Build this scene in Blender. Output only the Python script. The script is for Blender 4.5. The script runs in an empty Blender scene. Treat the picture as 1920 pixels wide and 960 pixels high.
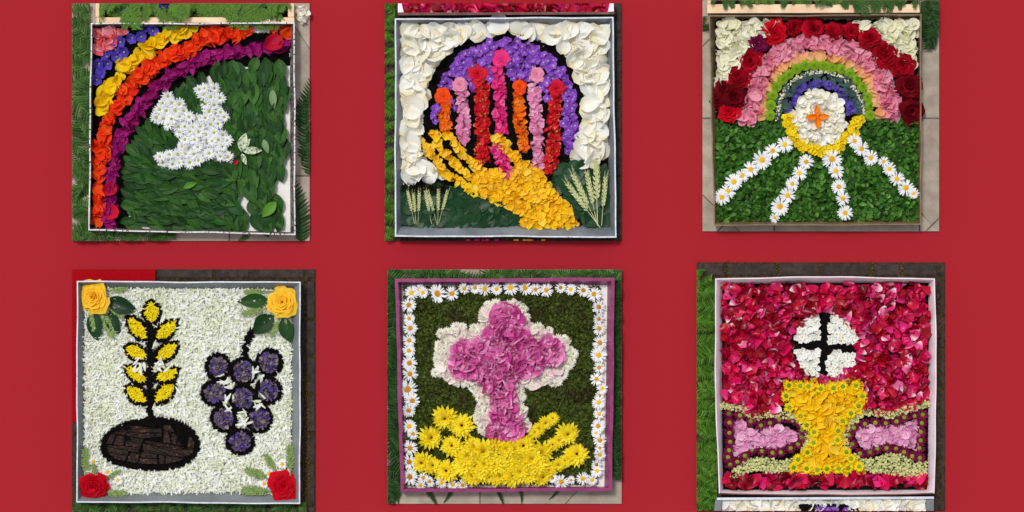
import bpy, bmesh, math, random
import numpy as np
from mathutils import Matrix, Vector, Euler
R = math.radians
rng = np.random.default_rng(7)
random.seed(7)
sc = bpy.context.scene
col = sc.collection

# ------------------------------------------------------------------ camera, sky, sun, exposure
S = 0.0015            # metres on the ground per photograph pixel
H = 6.0               # camera height above the ground
cam = bpy.data.cameras.new('camera'); camo = bpy.data.objects.new('camera', cam); col.objects.link(camo)
camo.location = (0, 0, H); camo.rotation_euler = (0, 0, 0)
cam.sensor_fit = 'HORIZONTAL'; cam.sensor_width = 36
cam.lens = 36 * H / (1920 * S); cam.clip_end = 100
sc.camera = camo
w = bpy.data.worlds.new('World'); sc.world = w; w.use_nodes = True
nt = w.node_tree; nt.nodes.clear()
sky = nt.nodes.new('ShaderNodeTexSky'); sky.sky_type = 'NISHITA'; sky.sun_disc = False
sky.sun_elevation = R(62); sky.sun_rotation = R(-35)
hs = nt.nodes.new('ShaderNodeHueSaturation'); hs.inputs['Saturation'].default_value = 0.25
bg = nt.nodes.new('ShaderNodeBackground'); bg.inputs['Strength'].default_value = 0.11
wo = nt.nodes.new('ShaderNodeOutputWorld')
nt.links.new(sky.outputs[0], hs.inputs['Color']); nt.links.new(hs.outputs[0], bg.inputs[0]); nt.links.new(bg.outputs[0], wo.inputs[0])
sl = bpy.data.lights.new('sun', 'SUN'); sl.energy = 1.5; sl.angle = R(12); sl.color = (1.0, 0.965, 0.91)
so = bpy.data.objects.new('sun', sl); col.objects.link(so); so.location = (-1, 1, 4)
so.rotation_euler = Vector((math.sin(R(-35)) * math.cos(R(62)), math.cos(R(-35)) * math.cos(R(62)), math.sin(R(62)))).to_track_quat('Z', 'Y').to_euler()
sc.view_settings.view_transform = 'Standard'; sc.view_settings.look = 'None'
sc.view_settings.exposure = 0.5; sc.view_settings.gamma = 1; sc.view_settings.use_curve_mapping = False
try: sc.cycles.max_bounces = 6
except Exception: pass

# ------------------------------------------------------------------ helpers: pixels, regions
def P(px, py, z=0.0):
    k = (H - z) / H
    return Vector(((px - 960) * S * k, (480 - py) * S * k, z))
class View:
    def __init__(s, ox, oy, k): s.ox, s.oy, s.k = ox, oy, k
    def __call__(s, pts): return [(s.ox + p[0] / s.k, s.oy + p[1] / s.k) + tuple(q / s.k for q in p[2:]) for p in pts]
A1 = View(120, 0, 2.0875); A2 = View(700, 0, 2.0875); A3 = View(1300, 0, 2.0875)
A4 = View(120, 490, 2.0417); A5 = View(710, 490, 2.0426); A6 = View(1295, 480, 2.0)
def inpoly(poly):
    poly = np.array([p[:2] for p in poly], float)
    def f(q):
        x, y = q[:, 0], q[:, 1]; r = np.zeros(len(q), bool)
        j = len(poly) - 1
        for i in range(len(poly)):
            xi, yi = poly[i]; xj, yj = poly[j]
            c = ((yi > y) != (yj > y)) & (x < (xj - xi) * (y - yi) / (yj - yi + 1e-12) + xi)
            r ^= c; j = i
        return r
    f.bb = (*poly.min(0), *poly.max(0)); return f
def pathdist(path, q):
    path = np.array([p[:2] for p in path], float); best = np.full(len(q), 1e9)
    for a, b in zip(path[:-1], path[1:]):
        d = b - a; t = np.clip(((q - a) @ d) / (d @ d + 1e-12), 0, 1)
        best = np.minimum(best, np.linalg.norm(q - (a + t[:, None] * d), axis=1))
    return best
def band(path, wd):
    a = np.array([p[:2] for p in path], float)
    def f(q): return pathdist(path, q) < wd / 2
    f.bb = (*(a.min(0) - wd / 2), *(a.max(0) + wd / 2)); return f
def ell(cx, cy, rx, ry):
    def f(q): return ((q[:, 0] - cx) / rx) ** 2 + ((q[:, 1] - cy) / ry) ** 2 < 1
    f.bb = (cx - rx, cy - ry, cx + rx, cy + ry); return f
def minus(a, *bs):
    def f(q):
        r = a(q)
        for b in bs: r &= ~b(q)
        return r
    f.bb = a.bb; return f
def union(*bs):
    def f(q):
        r = bs[0](q)
        for b in bs[1:]: r |= b(q)
        return r
    bb = np.array([b.bb for b in bs]); f.bb = (bb[:, 0].min(), bb[:, 1].min(), bb[:, 2].max(), bb[:, 3].max()); return f
def scatter(reg, sp, jit=0.38):
    x0, y0, x1, y1 = reg.bb; out = []; r = 0; y = y0
    while y <= y1:
        xs = np.arange(x0 + (sp / 2 if r % 2 else 0), x1 + sp / 2, sp)
        out.append(np.stack([xs, np.full(len(xs), y)], 1)); y += sp * .866; r += 1
    q = np.concatenate(out); q = q + rng.uniform(-jit, jit, q.shape) * sp
    return q[reg(q)]
def resample(path, step):
    path = np.array([p[:2] for p in path], float)
    d = np.r_[0, np.cumsum(np.linalg.norm(np.diff(path, axis=0), axis=1))]
    t = np.arange(0, d[-1], step)
    return np.stack([np.interp(t, d, path[:, 0]), np.interp(t, d, path[:, 1])], 1)
def smooth(path, it=2):
    p = [np.array(a[:2], float) for a in path]
    for _ in range(it):
        n = [p[0]]
        for a, b in zip(p[:-1], p[1:]): n += [a * .75 + b * .25, a * .25 + b * .75]
        n.append(p[-1]); p = n
    return [tuple(a) for a in p]

# ------------------------------------------------------------------ materials
def lin(c):
    return tuple(((v / 255 / 12.92) if v / 255 <= .04045 else ((v / 255 + .055) / 1.055) ** 2.4) for v in c) + (1,)
def newmat(name):
    m = bpy.data.materials.new(name); m.use_nodes = True; nt = m.node_tree; nt.nodes.clear()
    return m, nt, nt.nodes.new('ShaderNodeOutputMaterial')
def N(nt, t, **kw):
    n = nt.nodes.new(t)
    for k, v in kw.items():
        if k in n.inputs: n.inputs[k].default_value = v
        else: setattr(n, k, v)
    return n
def mixc(nt, fac, a, b, mode='MIX'):
    n = nt.nodes.new('ShaderNodeMix'); n.data_type = 'RGBA'; n.blend_type = mode
    for s, v in ((n.inputs[0], fac), (n.inputs[6], a), (n.inputs[7], b)):
        if hasattr(v, 'links') or hasattr(v, 'is_linked'): nt.links.new(v, s)
        else: s.default_value = v
    return n.outputs[2]
def petal_mat(name, cols, base=None, bpos=(0.0, 0.4), tip=None, tpos=(.7, 1.0), rough=.55, trans=.25, vein=.12, spec=.14, nscale=260, bump=.15, blot=None, bscale=9, bt=(.5, .7)):
    m, nt, out = newmat(name); L = nt.links.new
    oi = N(nt, 'ShaderNodeObjectInfo'); ge = N(nt, 'ShaderNodeNewGeometry')
    ad = N(nt, 'ShaderNodeMath', operation='ADD'); L(oi.outputs['Random'], ad.inputs[0]); L(ge.outputs['Random Per Island'], ad.inputs[1])
    fr = N(nt, 'ShaderNodeMath', operation='FRACT'); L(ad.outputs[0], fr.inputs[0])
    ra = N(nt, 'ShaderNodeValToRGB'); L(fr.outputs[0], ra.inputs[0]); e = ra.color_ramp.elements
    n = len(cols)
    while len(e) < n: e.new(1)
    for i, c in enumerate(cols): e[i].position = i / max(1, n - 1); e[i].color = lin(c)
    c = ra.outputs[0]
    uv = N(nt, 'ShaderNodeUVMap', uv_map='uv'); sx = N(nt, 'ShaderNodeSeparateXYZ'); L(uv.outputs[0], sx.inputs[0])
    def grad(a, b):
        mr = N(nt, 'ShaderNodeMapRange', interpolation_type='SMOOTHSTEP'); L(sx.outputs[1], mr.inputs[0])
        mr.inputs[1].default_value = a; mr.inputs[2].default_value = b; return mr.outputs[0]
    if base: c = mixc(nt, grad(*bpos), lin(base), c)
    if tip: c = mixc(nt, grad(*tpos), c, lin(tip))
    if blot:
        nb = N(nt, 'ShaderNodeTexNoise', Scale=bscale, Detail=4.0); L(ge.outputs['Position'], nb.inputs['Vector'])
        mb = N(nt, 'ShaderNodeMapRange'); L(nb.outputs[0], mb.inputs[0]); mb.inputs[1].default_value = bt[0]; mb.inputs[2].default_value = bt[1]; mb.inputs[4].default_value = .8
        c = mixc(nt, mb.outputs[0], c, lin(blot))
    no = N(nt, 'ShaderNodeTexNoise', Scale=nscale, Detail=3.0); L(ge.outputs['Position'], no.inputs['Vector'])
    mr = N(nt, 'ShaderNodeMapRange'); L(no.outputs[0], mr.inputs[0]); mr.inputs[1].default_value = .3; mr.inputs[2].default_value = .7
    mr.inputs[3].default_value = 1 - vein; mr.inputs[4].default_value = 1 + vein
    vm = N(nt, 'ShaderNodeVectorMath', operation='SCALE'); L(c, vm.inputs[0]); L(mr.outputs[0], vm.inputs['Scale']); c = vm.outputs[0]
    b = N(nt, 'ShaderNodeBsdfPrincipled', Roughness=rough); b.inputs['Specular IOR Level'].default_value = spec; L(c, b.inputs['Base Color'])
    if bump:
        wv = N(nt, 'ShaderNodeTexNoise', Scale=nscale * 2.5, Detail=2.0); L(ge.outputs['Position'], wv.inputs['Vector'])
        bu = N(nt, 'ShaderNodeBump', Strength=bump, Distance=.001); L(wv.outputs[0], bu.inputs['Height']); L(bu.outputs[0], b.inputs['Normal'])
    sh = b.outputs[0]
    if trans:
        t = N(nt, 'ShaderNodeBsdfTranslucent'); L(c, t.inputs[0]); mx = N(nt, 'ShaderNodeMixShader'); mx.inputs[0].default_value = trans
        L(b.outputs[0], mx.inputs[1]); L(t.outputs[0], mx.inputs[2]); sh = mx.outputs[0]
    L(sh, out.inputs[0]); return m
def surf_mat(name, c1, c2, scale=40, detail=6, rough=.7, spots=None, spot_scale=200, spot_t=.62, bump=.3, bscale=300, spec=.3, metal=0):
    m, nt, out = newmat(name); L = nt.links.new
    ge = N(nt, 'ShaderNodeNewGeometry'); oi = N(nt, 'ShaderNodeObjectInfo')
    no = N(nt, 'ShaderNodeTexNoise', Scale=scale, Detail=detail); L(ge.outputs['Position'], no.inputs['Vector'])
    mr = N(nt, 'ShaderNodeMapRange'); L(no.outputs[0], mr.inputs[0]); mr.inputs[1].default_value = .32; mr.inputs[2].default_value = .68
    c = mixc(nt, mr.outputs[0], lin(c1), lin(c2))
    if spots:
        n2 = N(nt, 'ShaderNodeTexNoise', Scale=spot_scale, Detail=4.0); L(ge.outputs['Position'], n2.inputs['Vector'])
        m2 = N(nt, 'ShaderNodeMapRange'); L(n2.outputs[0], m2.inputs[0]); m2.inputs[1].default_value = spot_t; m2.inputs[2].default_value = spot_t + .05
        c = mixc(nt, m2.outputs[0], c, lin(spots))
    m3 = N(nt, 'ShaderNodeMapRange'); L(oi.outputs['Random'], m3.inputs[0]); m3.inputs[3].default_value = .88; m3.inputs[4].default_value = 1.1
    vm = N(nt, 'ShaderNodeVectorMath', operation='SCALE'); L(c, vm.inputs[0]); L(m3.outputs[0], vm.inputs['Scale'])
    b = N(nt, 'ShaderNodeBsdfPrincipled', Roughness=rough, Metallic=metal); b.inputs['Specular IOR Level'].default_value = spec; L(vm.outputs[0], b.inputs['Base Color'])
    if bump:
        n3 = N(nt, 'ShaderNodeTexNoise', Scale=bscale, Detail=5.0); L(ge.outputs['Position'], n3.inputs['Vector'])
        bu = N(nt, 'ShaderNodeBump', Strength=bump, Distance=.002); L(n3.outputs[0], bu.inputs['Height']); L(bu.outputs[0], b.inputs['Normal'])
    L(b.outputs[0], out.inputs[0]); return m
m_red = surf_mat('red_board', (160, 37, 45), (160, 37, 45), bump=0, rough=1, spec=0)
def fixed(m):   # no per-object brightness change
    for n in m.node_tree.nodes:
        if n.type == 'MAP_RANGE' and abs(n.inputs[3].default_value - .88) < 1e-4: n.inputs[3].default_value = 1; n.inputs[4].default_value = 1
    return m
fixed(m_red)
m_soil = surf_mat('dark_soil', (9, 8, 7), (24, 20, 18), scale=300, bump=.8, bscale=600, rough=.95, spec=.1)
m_silver = fixed(surf_mat('silver_painted_card', (104, 109, 116), (134, 139, 146), scale=18, spots=(92, 96, 100), spot_scale=260, spot_t=.68, rough=.42, bump=.12, bscale=120, spec=.5, metal=.15))
m_silver2 = fixed(surf_mat('grey_painted_card', (102, 108, 110), (124, 130, 132), scale=14, spots=(90, 95, 97), spot_scale=320, spot_t=.67, rough=.5, bump=.15, bscale=120, spec=.4))
m_rim = fixed(surf_mat('pale_worn_rim', (190, 194, 206), (225, 228, 236), scale=60, spots=(120, 122, 130), spot_scale=180, spot_t=.64, rough=.5))
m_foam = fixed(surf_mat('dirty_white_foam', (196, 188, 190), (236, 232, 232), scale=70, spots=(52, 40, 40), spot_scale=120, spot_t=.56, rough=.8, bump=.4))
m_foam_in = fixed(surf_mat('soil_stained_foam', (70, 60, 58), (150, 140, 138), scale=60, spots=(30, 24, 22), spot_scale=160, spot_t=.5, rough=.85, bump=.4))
m_white = fixed(surf_mat('white_foam_sheet', (226, 222, 212), (240, 238, 232), scale=30, spots=(120, 105, 90), spot_scale=150, spot_t=.72, rough=.8))
m_card = fixed(surf_mat('brown_cardboard', (104, 82, 58), (136, 110, 80), scale=30, rough=.35, bump=.15, spec=.6))
m_mag = fixed(surf_mat('magenta_paint', (118, 30, 82), (146, 48, 104), scale=45, spots=(226, 190, 210), spot_scale=110, spot_t=.735, rough=.38, bump=.15, spec=.5))
m_pinkbox = fixed(surf_mat('pale_pink_cardboard', (222, 200, 208), (240, 224, 230), scale=20, rough=.6, bump=.1))
m_corr = fixed(surf_mat('corrugated_edge', (92, 60, 56), (120, 84, 78), scale=60, rough=.8))
m_wood = surf_mat('pine_wood', (214, 178, 140), (238, 208, 172), scale=25, spots=(170, 120, 80), spot_scale=40, spot_t=.72, rough=.6, bump=.1)
m_tile = surf_mat('beige_stone_tile', (150, 136, 120), (176, 163, 147), scale=25, spots=(110, 98, 86), spot_scale=420, spot_t=.64, rough=.7, bump=.15)
m_joint = surf_mat('grout', (84, 76, 70), (110, 102, 94), scale=60, rough=.9)
m_sett = surf_mat('dark_paving_stone', (40, 33, 30), (66, 54, 50), scale=60, spots=(88, 76, 66), spot_scale=500, spot_t=.62, rough=.85, bump=.7, bscale=350)
m_sett_joint = surf_mat('mossy_joint', (30, 26, 18), (92, 72, 34), scale=120, spots=(20, 16, 12), spot_scale=500, spot_t=.5, rough=.95, bump=.8)
m_carpet = fixed(surf_mat('red_carpet', (146, 6, 18), (166, 12, 24), scale=300, rough=.95, spec=.05, bump=.3, bscale=900))
PM = petal_mat

# ------------------------------------------------------------------ prototype meshes: (verts, faces, uv per vertex)
def grid(fn, nu, nv):
    V, U, F = [], [], []
    for j in range(nv + 1):
        for i in range(nu + 1):
            s = -1 + 2 * i / nu; t = j / nv
            V.append(fn(s, t)); U.append((s * .5 + .5, t))
    for j in range(nv):
        for i in range(nu):
            a = j * (nu + 1) + i; F.append((a, a + 1, a + nu + 2, a + nu + 1))
    return np.array(V, float), F, np.array(U, float)
def join(parts):
    V, F, U, o = [], [], [], 0
    for v, f, u in parts:
        V.append(v); U.append(u); F += [tuple(i + o for i in q) for q in f]; o += len(v)
    return np.concatenate(V), F, np.concatenate(U)
def xf(p, M):
    M = np.array(M); return p[0] @ M[:3, :3].T + M[:3, 3], p[1], p[2]
def TRS(loc=(0, 0, 0), rot=(0, 0, 0), sca=(1, 1, 1)):
    if not hasattr(sca, '__len__'): sca = (sca,) * 3
    return Matrix.LocRotScale(Vector(loc), Euler(rot), Vector(sca))
PROF = {
 'round': lambda t: math.sin(math.pi * min(1, max(0, .06 + .9 * t ** .8))) ** .62,
 'obov': lambda t: (.22 + .78 * math.sin(math.pi * .5 * min(1, t / .72))) * (1 if t < .72 else math.sqrt(max(0, 1 - ((t - .72) / .28) ** 2)) * .999 + .001),
 'lance': lambda t: max(.02, math.sin(math.pi * t ** .85)) ** .85,
 'strip': lambda t: .5 + .5 * math.sin(math.pi * t),
 'point': lambda t: (.35 + .65 * math.sin(math.pi * min(1, t * 1.1) * .62)) * (1 - t ** 5) + .01,
}
def petal(shape='round', wd=.8, nu=4, nv=4, cup=.25, curl=.2, ruf=.05, twist=0, seed=0, notch=0):
    r = np.random.default_rng(seed); ph = r.uniform(0, 6, 6); f = PROF[shape]
    asym = r.uniform(-.12, .12)
    def fn(s, t):
        w_ = f(t) * wd * .5 * (1 + .06 * math.sin(7 * t + ph[0]))
        x = s * w_ + asym * t * t * wd * .6
        y = t - .5 + (notch * (abs(s) - .5) * (t ** 3)) * .2 + ruf * .6 * t * math.sin(3 * s + ph[4])
        z = cup * (s * s) * f(t) * wd * .6 + curl * ((t - .45) ** 2) * 1.2 + twist * s * (t - .5) \
            + ruf * math.sin(4 * s + ph[1] + 2 * t) * t + ruf * .8 * math.sin(5 * t + ph[2] + 2 * s)
        return (x, y, z)
    return grid(fn, nu, nv)
def leafp(wd=.45, fold=.12, droop=.12, seed=0, nv=7):
    r = np.random.default_rng(seed); b = r.uniform(-.1, .1); ph = r.uniform(0, 6)
    def fn(s, t):
        w_ = PROF['lance'](t) * wd * .5
        return (s * w_ + b * (t - .5) ** 2 * 2, t - .5, fold * abs(s) * w_ * 2 - droop * (t - .5) ** 2 * 2 + .012 * math.sin(9 * t + ph) * abs(s))
    return grid(fn, 4, nv)
def fl_rays(n, layers, wd, r0=.12, seed=0, shape='strip', lift=.15, droop=.1, nv=3, jitter=.12):
    """a whorl of rays of outer radius .5; layers = [(count factor, length factor, tilt)]"""
    r = np.random.default_rng(seed); parts = []
    for li, (nf, lf, tilt, z) in enumerate(layers):
        k = max(4, int(n * nf))
        for i in range(k):
            a = 2 * math.pi * (i + .5 * li + r.uniform(-jitter, jitter) * 2) / k; ln = (.5 * lf - r0 * .5) * r.uniform(.86, 1.08)
            p = petal(shape, wd / ln * r.uniform(.85, 1.1), 2, nv, cup=r.uniform(.1, .4), curl=-droop + r.uniform(-.1, .1), ruf=.03, twist=r.uniform(-.2, .2), seed=int(r.integers(1e6)))
            M = Matrix.Rotation(a, 4, 'Z') @ Matrix.Translation((0, r0 * .5, z)) @ Matrix.Rotation(tilt + r.uniform(-.12, .12), 4, 'X') @ Matrix.Scale(ln, 4) @ Matrix.Translation((0, .5, 0))
            parts.append(xf(p, M))
    return join(parts)
def domep(r=.5, h=.25, n=14, m=4, bump=.0, seed=0):
    rr = np.random.default_rng(seed); V = [(0, 0, h)]; U = [(.5, 0)]; F = []
    for j in range(1, m + 1):
        a = math.pi / 2 * j / m
        for i in range(n):
            t = 2 * math.pi * i / n; k = 1 + rr.uniform(-bump, bump)
            V.append((r * math.sin(a) * math.cos(t) * k, r * math.sin(a) * math.sin(t) * k, h * math.cos(a) * k)); U.append((.5, j / m))
    for i in range(n): F.append((0, 1 + i, 1 + (i + 1) % n))
    for j in range(m - 1):
        for i in range(n):
            a = 1 + j * n + i; b = 1 + j * n + (i + 1) % n; F.append((a, a + n, b + n, b))
    return np.array(V), F, np.array(U)
def buttonp(seed=0, n=90):
    """dense flower centre or pompon: small scales set spirally on a dome"""
    r = np.random.default_rng(seed); parts = [domep(.44, .3, 12, 3)]
    for i in range(n):
        q = math.sqrt((i + .5) / n); a = i * 2.39996; th = q * 1.45
        pos = (.46 * math.sin(th) * math.cos(a), .46 * math.sin(th) * math.sin(a), .32 * math.cos(th))
        sc_ = .13 * (0.6 + .5 * q)
        M = Matrix.Translation(pos) @ Matrix.Rotation(a - math.pi / 2, 4, 'Z') @ Matrix.Rotation(.9 - th * .7 + r.uniform(-.2, .2), 4, 'X') @ Matrix.Scale(sc_, 4)
        parts.append(xf(petal('round', .8, 2, 2, .4, -.2, 0, seed=i), M))
    return join(parts)
def floretp(k=5, seed=0, wd=.95, cup=.25, lift=.25, ruf=.04, nu=2, nv=3):
    r = np.random.default_rng(seed); parts = []
    for i in range(k):
        p = petal('obov', wd * r.uniform(.85, 1.1), nu, nv, cup, -.15, ruf, seed=seed * 31 + i)
        M = Matrix.Rotation(2 * math.pi * i / k + r.uniform(-.15, .15), 4, 'Z') @ Matrix.Rotation(lift + r.uniform(-.15, .15), 4, 'X') @ Matrix.Scale(.5, 4) @ Matrix.Translation((0, .48, 0))
        parts.append(xf(p, M))
    return join(parts)
def rose_petals(seed=0, rings=None, full=1.0):
    """list of petals (verts, faces, uv) that nest into a bloom of radius .5"""
    r = np.random.default_rng(seed); out = []
    rings = rings or [(5, .27, .53, .08, .16, .9), (5, .22, .44, .11, .22, .62), (5, .165, .335, .15, .27, .36), (4, .115, .235, .18, .30, .22), (3, .065, .145, .20, .315, .14), (2, .02, .07, .21, .315, .08)]
    for k, (n, r0, r1, z0, z1, out_) in enumerate(rings):
        off = r.uniform(0, 6)
        for i in range(n):
            a0 = off + 2 * math.pi * i / n + r.uniform(-.18, .18); half = math.pi / n * 1.45 * r.uniform(.9, 1.1)
            ph = r.uniform(0, 6, 4); rs = r.uniform(.82, 1.1); spiral = r.uniform(-.06, .16); dz = r.uniform(-.03, .04); fl = r.uniform(.6, 1.5)
            def fn(s, t):
                edge = 1 - .10 * abs(s) ** 3 * t - .04 * math.cos(s * 9 + ph[0]) * t
                a = a0 + half * s * (.55 + .45 * math.sqrt(t))
                rad = (r0 * .35 + (r1 - r0 * .35) * (t ** (1.15 if out_ > .5 else .8))) * rs * edge * (1 - spiral * s)
                rad += (.022 * math.sin(5 * s + ph[1]) + .014 * math.sin(11 * s + ph[3])) * t * (r1 / .3)
                roll = max(0, t - .72) * out_
                z = z0 * t ** .5 * 1.0 + (z1 - z0) * t - roll * .32 * fl - .05 * abs(s) ** 2 * t + .026 * math.sin(5 * s + ph[2]) * t + dz * t
                if t > .8: rad += (t - .8) * .14 * (1.2 - out_)
                return (rad * math.cos(a), rad * math.sin(a), z)
            out.append(grid(fn, 6, 5))
    return out
def spikep(seed=0, n=34, awn=.16):
    """grass spike along +y, head in the upper 62 per cent, bare stem below"""
    r = np.random.default_rng(seed); parts = []
    v = []; f = []
    for j, y in enumerate((-.5, -.1, .45)):
        for i in range(4):
            a = math.pi / 2 * i; rad = .009 * (1.2 - j * .3); v.append((rad * math.cos(a), y, rad * math.sin(a) + .01))
    for j in range(2):
        for i in range(4): f.append((j * 4 + i, j * 4 + (i + 1) % 4, j * 4 + 4 + (i + 1) % 4, j * 4 + 4 + i))
    parts.append((np.array(v), f, np.full((len(v), 2), .5)))
    for i in range(n):
        t = i / n; y = -.12 + .58 * t; side = (-1, 1, .3, -.3)[i % 4]; taper = math.sin(math.pi * (.15 + .75 * t)) ** .6
        p = petal('lance', .42, 2, 2, .3, 0, 0, seed=i)
        M = Matrix.Translation((side * .018 * taper, y, .012 + .01 * (i % 3))) @ Matrix.Rotation(-side * (.45 + r.uniform(-.1, .2)), 4, 'Z') @ Matrix.Rotation(.25, 4, 'X') @ Matrix.Scale(.085 * (.7 + .4 * taper), 4) @ Matrix.Translation((0, .5, 0))
        parts.append(xf(p, M))
        if awn and i % 2:
            q = petal('strip', .05, 1, 2, 0, 0, 0, seed=i)
            parts.append(xf(q, Matrix.Translation((side * .02, y + .04, .02)) @ Matrix.Rotation(-side * .35, 4, 'Z') @ Matrix.Scale(awn, 4) @ Matrix.Translation((0, .5, 0))))
    return join(parts)
def frondp(seed=0, n=24, bend=.15, wd=.36):
    r = np.random.default_rng(seed); V, F, U = [], [], []
    def cx(t): return bend * t * t
    def quad(a, b, c, d, u):
        o = len(V); V.extend([a, b, c, d]); U.extend([(.5, u)] * 4); F.append((o, o + 1, o + 2, o + 3))
    for i in range(n):
        t0 = i / n; t1 = (i + 1) / n
        quad((cx(t0) - .006, t0, .01), (cx(t0) + .006, t0, .01), (cx(t1) + .005, t1, .012), (cx(t1) - .005, t1, .012), .1)
    for i in range(n):
        t = (i + .8) / n * .98
        ln = wd * .5 * (min(1, .55 + t * 2.2) if t < .25 else (1 - (t - .25) / .78) ** .75) * r.uniform(.9, 1.08)
        for sd in (-1, 1):
            a = sd * (1.22 - .35 * t + r.uniform(-.07, .07)); dx, dy = math.sin(a), math.cos(a)
            k = max(3, int(ln / .016)); hw = .5 / n * .78; zs = r.uniform(-.01, .02); zz = r.uniform(.02, .06)
            pv = None
            o = len(V)
            for j in range(k + 1):
                q = j / k; w_ = hw * (1 - q ** 2.2) + .001
                px, py = cx(t) + dx * ln * q, t + dy * ln * q + .02 * q * q
                z = zz * q - .09 * q * q * ln / .18 + .012
                for w2 in ((w_ * (1.0), -1), (0, 0), (w_ * 1.0, 1)):
                    lag = .010 if (w2[1] and j < k) else 0
                    V.append((px - dy * w2[0] * w2[1] * (1 if sd > 0 else 1) , py + dx * w2[0] * w2[1] * (1), z - abs(w2[0]) * .5)); U.append((.5 + .5 * w2[1], .2 + .8 * q))
            # lobed edge: between stations pull the margin in
            for j in range(k):
                b0, b1 = o + j * 3, o + (j + 1) * 3
                for e, c in ((0, 1), (2, 1)):
                    m_ = len(V); A = np.array(V[b0 + e]); B = np.array(V[b1 + e]); C0 = np.array(V[b0 + 1]); C1 = np.array(V[b1 + 1])
                    mid = (A + B) / 2 * .45 + (C0 + C1) / 2 * .55; tp = A * .25 + B * .75
                    V.append(tuple(tp)); U.append(U[b0 + e]); V.append(tuple(B * .3 + C1 * .7)); U.append(U[b1 + e])
                    F.append((b0 + c, b0 + e, m_, m_ + 1)); F.append((b0 + c, m_ + 1, b1 + c))
    return np.array(V, float), F, np.array(U, float)
def conifp(seed=0, kind='thuja'):
    """flat conifer spray along +y, made of scale-like needles on branching twigs"""
    r = np.random.default_rng(seed); parts = []
    needle = petal('lance', .5, 1, 2, 0, 0, 0, seed=1)
    def twig(p0, ang, ln, z, dep):
        n = max(4, int(ln / .022))
        for i in range(n):
            q = i / n; x = p0[0] + math.sin(ang) * ln * q; y = p0[1] + math.cos(ang) * ln * q; zz = z + .05 * math.sin(q * 3)
            for sd in (-1, 1):
                M = Matrix.Translation((x, y, zz + r.uniform(-.006, .012))) @ Matrix.Rotation(-ang - sd * (.5 if kind == 'thuja' else .8) + r.uniform(-.2, .2), 4, 'Z') @ Matrix.Rotation(r.uniform(-.1, .5), 4, 'X') @ Matrix.Scale(r.uniform(.03, .05) * (1 if kind == 'thuja' else 1.4), 4) @ Matrix.Translation((0, .5, 0))
                parts.append(xf(needle, M))
            if dep and i > 1 and i % 2 == 0:
                sd = 1 if (i // 2) % 2 else -1
                twig((x, y), ang + sd * r.uniform(.5, .85), ln * (.5 - .28 * q) * r.uniform(.8, 1.15), zz + r.uniform(-.03, .05), dep - 1)
    twig((0, 0), 0, 1.0, 0, 2 if kind == 'thuja' else 1)
    return join(parts)
def crumbp(seed=0):
    r = np.random.default_rng(seed)
    v = np.array([(1, 0, 0), (-1, 0, 0), (0, 1, 0), (0, -1, 0), (0, 0, 1), (0, 0, -.6)], float) * .5 * r.uniform(.55, 1.2, (6, 1))
    return v, [(0, 2, 4), (2, 1, 4), (1, 3, 4), (3, 0, 4), (2, 0, 5), (1, 2, 5), (3, 1, 5), (0, 3, 5)], np.full((6, 2), .5)

# ------------------------------------------------------------------ meshes and objects
def to_mesh(name, p, mat, flat=False):
    v, f, u = p; me = bpy.data.meshes.new(name)
    me.vertices.add(len(v)); me.vertices.foreach_set('co', np.asarray(v, np.float32).ravel())
    ls = np.array([len(q) for q in f], np.int32); li = np.fromiter((i for q in f for i in q), np.int32, int(ls.sum()))
    me.loops.add(len(li)); me.loops.foreach_set('vertex_index', li)
    me.polygons.add(len(f)); me.polygons.foreach_set('loop_start', np.r_[0, np.cumsum(ls)[:-1]].astype(np.int32))
    try: me.polygons.foreach_set('loop_total', ls)
    except Exception: pass
    me.update(calc_edges=True)
    uv = me.uv_layers.new(name='uv'); uv.data.foreach_set('uv', np.asarray(u, np.float32)[li].ravel())
    me.polygons.foreach_set('use_smooth', np.full(len(f), not flat))
    if mat: me.materials.append(mat)
    me.validate(); return me
_cache = {}
def shared(key, p, mat):
    k = (key, mat.name)
    if k not in _cache: _cache[k] = to_mesh(key, p, mat)
    return _cache[k]
def tag(o, label=None, cat=None, group=None, kind=None):
    if label: o['label'] = label
    if cat: o['category'] = cat
    if group: o['group'] = group
    if kind: o['kind'] = kind
    return o
def thing(name, label, cat, loc, group=None):
    o = bpy.data.objects.new(name, None); o.empty_display_size = .01; col.objects.link(o); o.location = loc
    return tag(o, label, cat, group)
def part(name, me, parent=None, M=None):
    o = bpy.data.objects.new(name, me); col.objects.link(o)
    if parent is not None:
        o.parent = parent
        base = WL[parent] if parent in WL else parent.location
        M = (Matrix.Translation(-Vector(base)) @ M) if M is not None else Matrix.Translation(-Vector(base))
    if M is not None: o.matrix_basis = M
    return o
WL = {}
def fill_thing(name, label, cat, items, protos, mat, pname, loc=None, group=None, limit=300, parent=None, stuffname=None):
    """items = list of (proto index, world Matrix, rank); the 'limit' highest ranks become objects, the rest one stuff mesh"""
    if parent is None:
        if loc is None:
            c = np.mean([tuple(i[1].translation) for i in items], axis=0); loc = (c[0], c[1], min(i[1].translation.z for i in items))
        parent = thing(name, label, cat, loc, group)
    items = sorted(items, key=lambda i: -i[2])
    for k, M, _ in items[:limit]:
        part(pname, shared(protos + str(k), PR[protos][k], mat), parent, M)
    rest = items[limit:]
    if rest:
        g = merged([(PR[protos][k], M) for k, M, _ in rest])
        o = part(stuffname or pname + '_layer', to_mesh(pname + '_layer', g, mat), parent); o['kind'] = 'stuff'
    return parent
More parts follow.
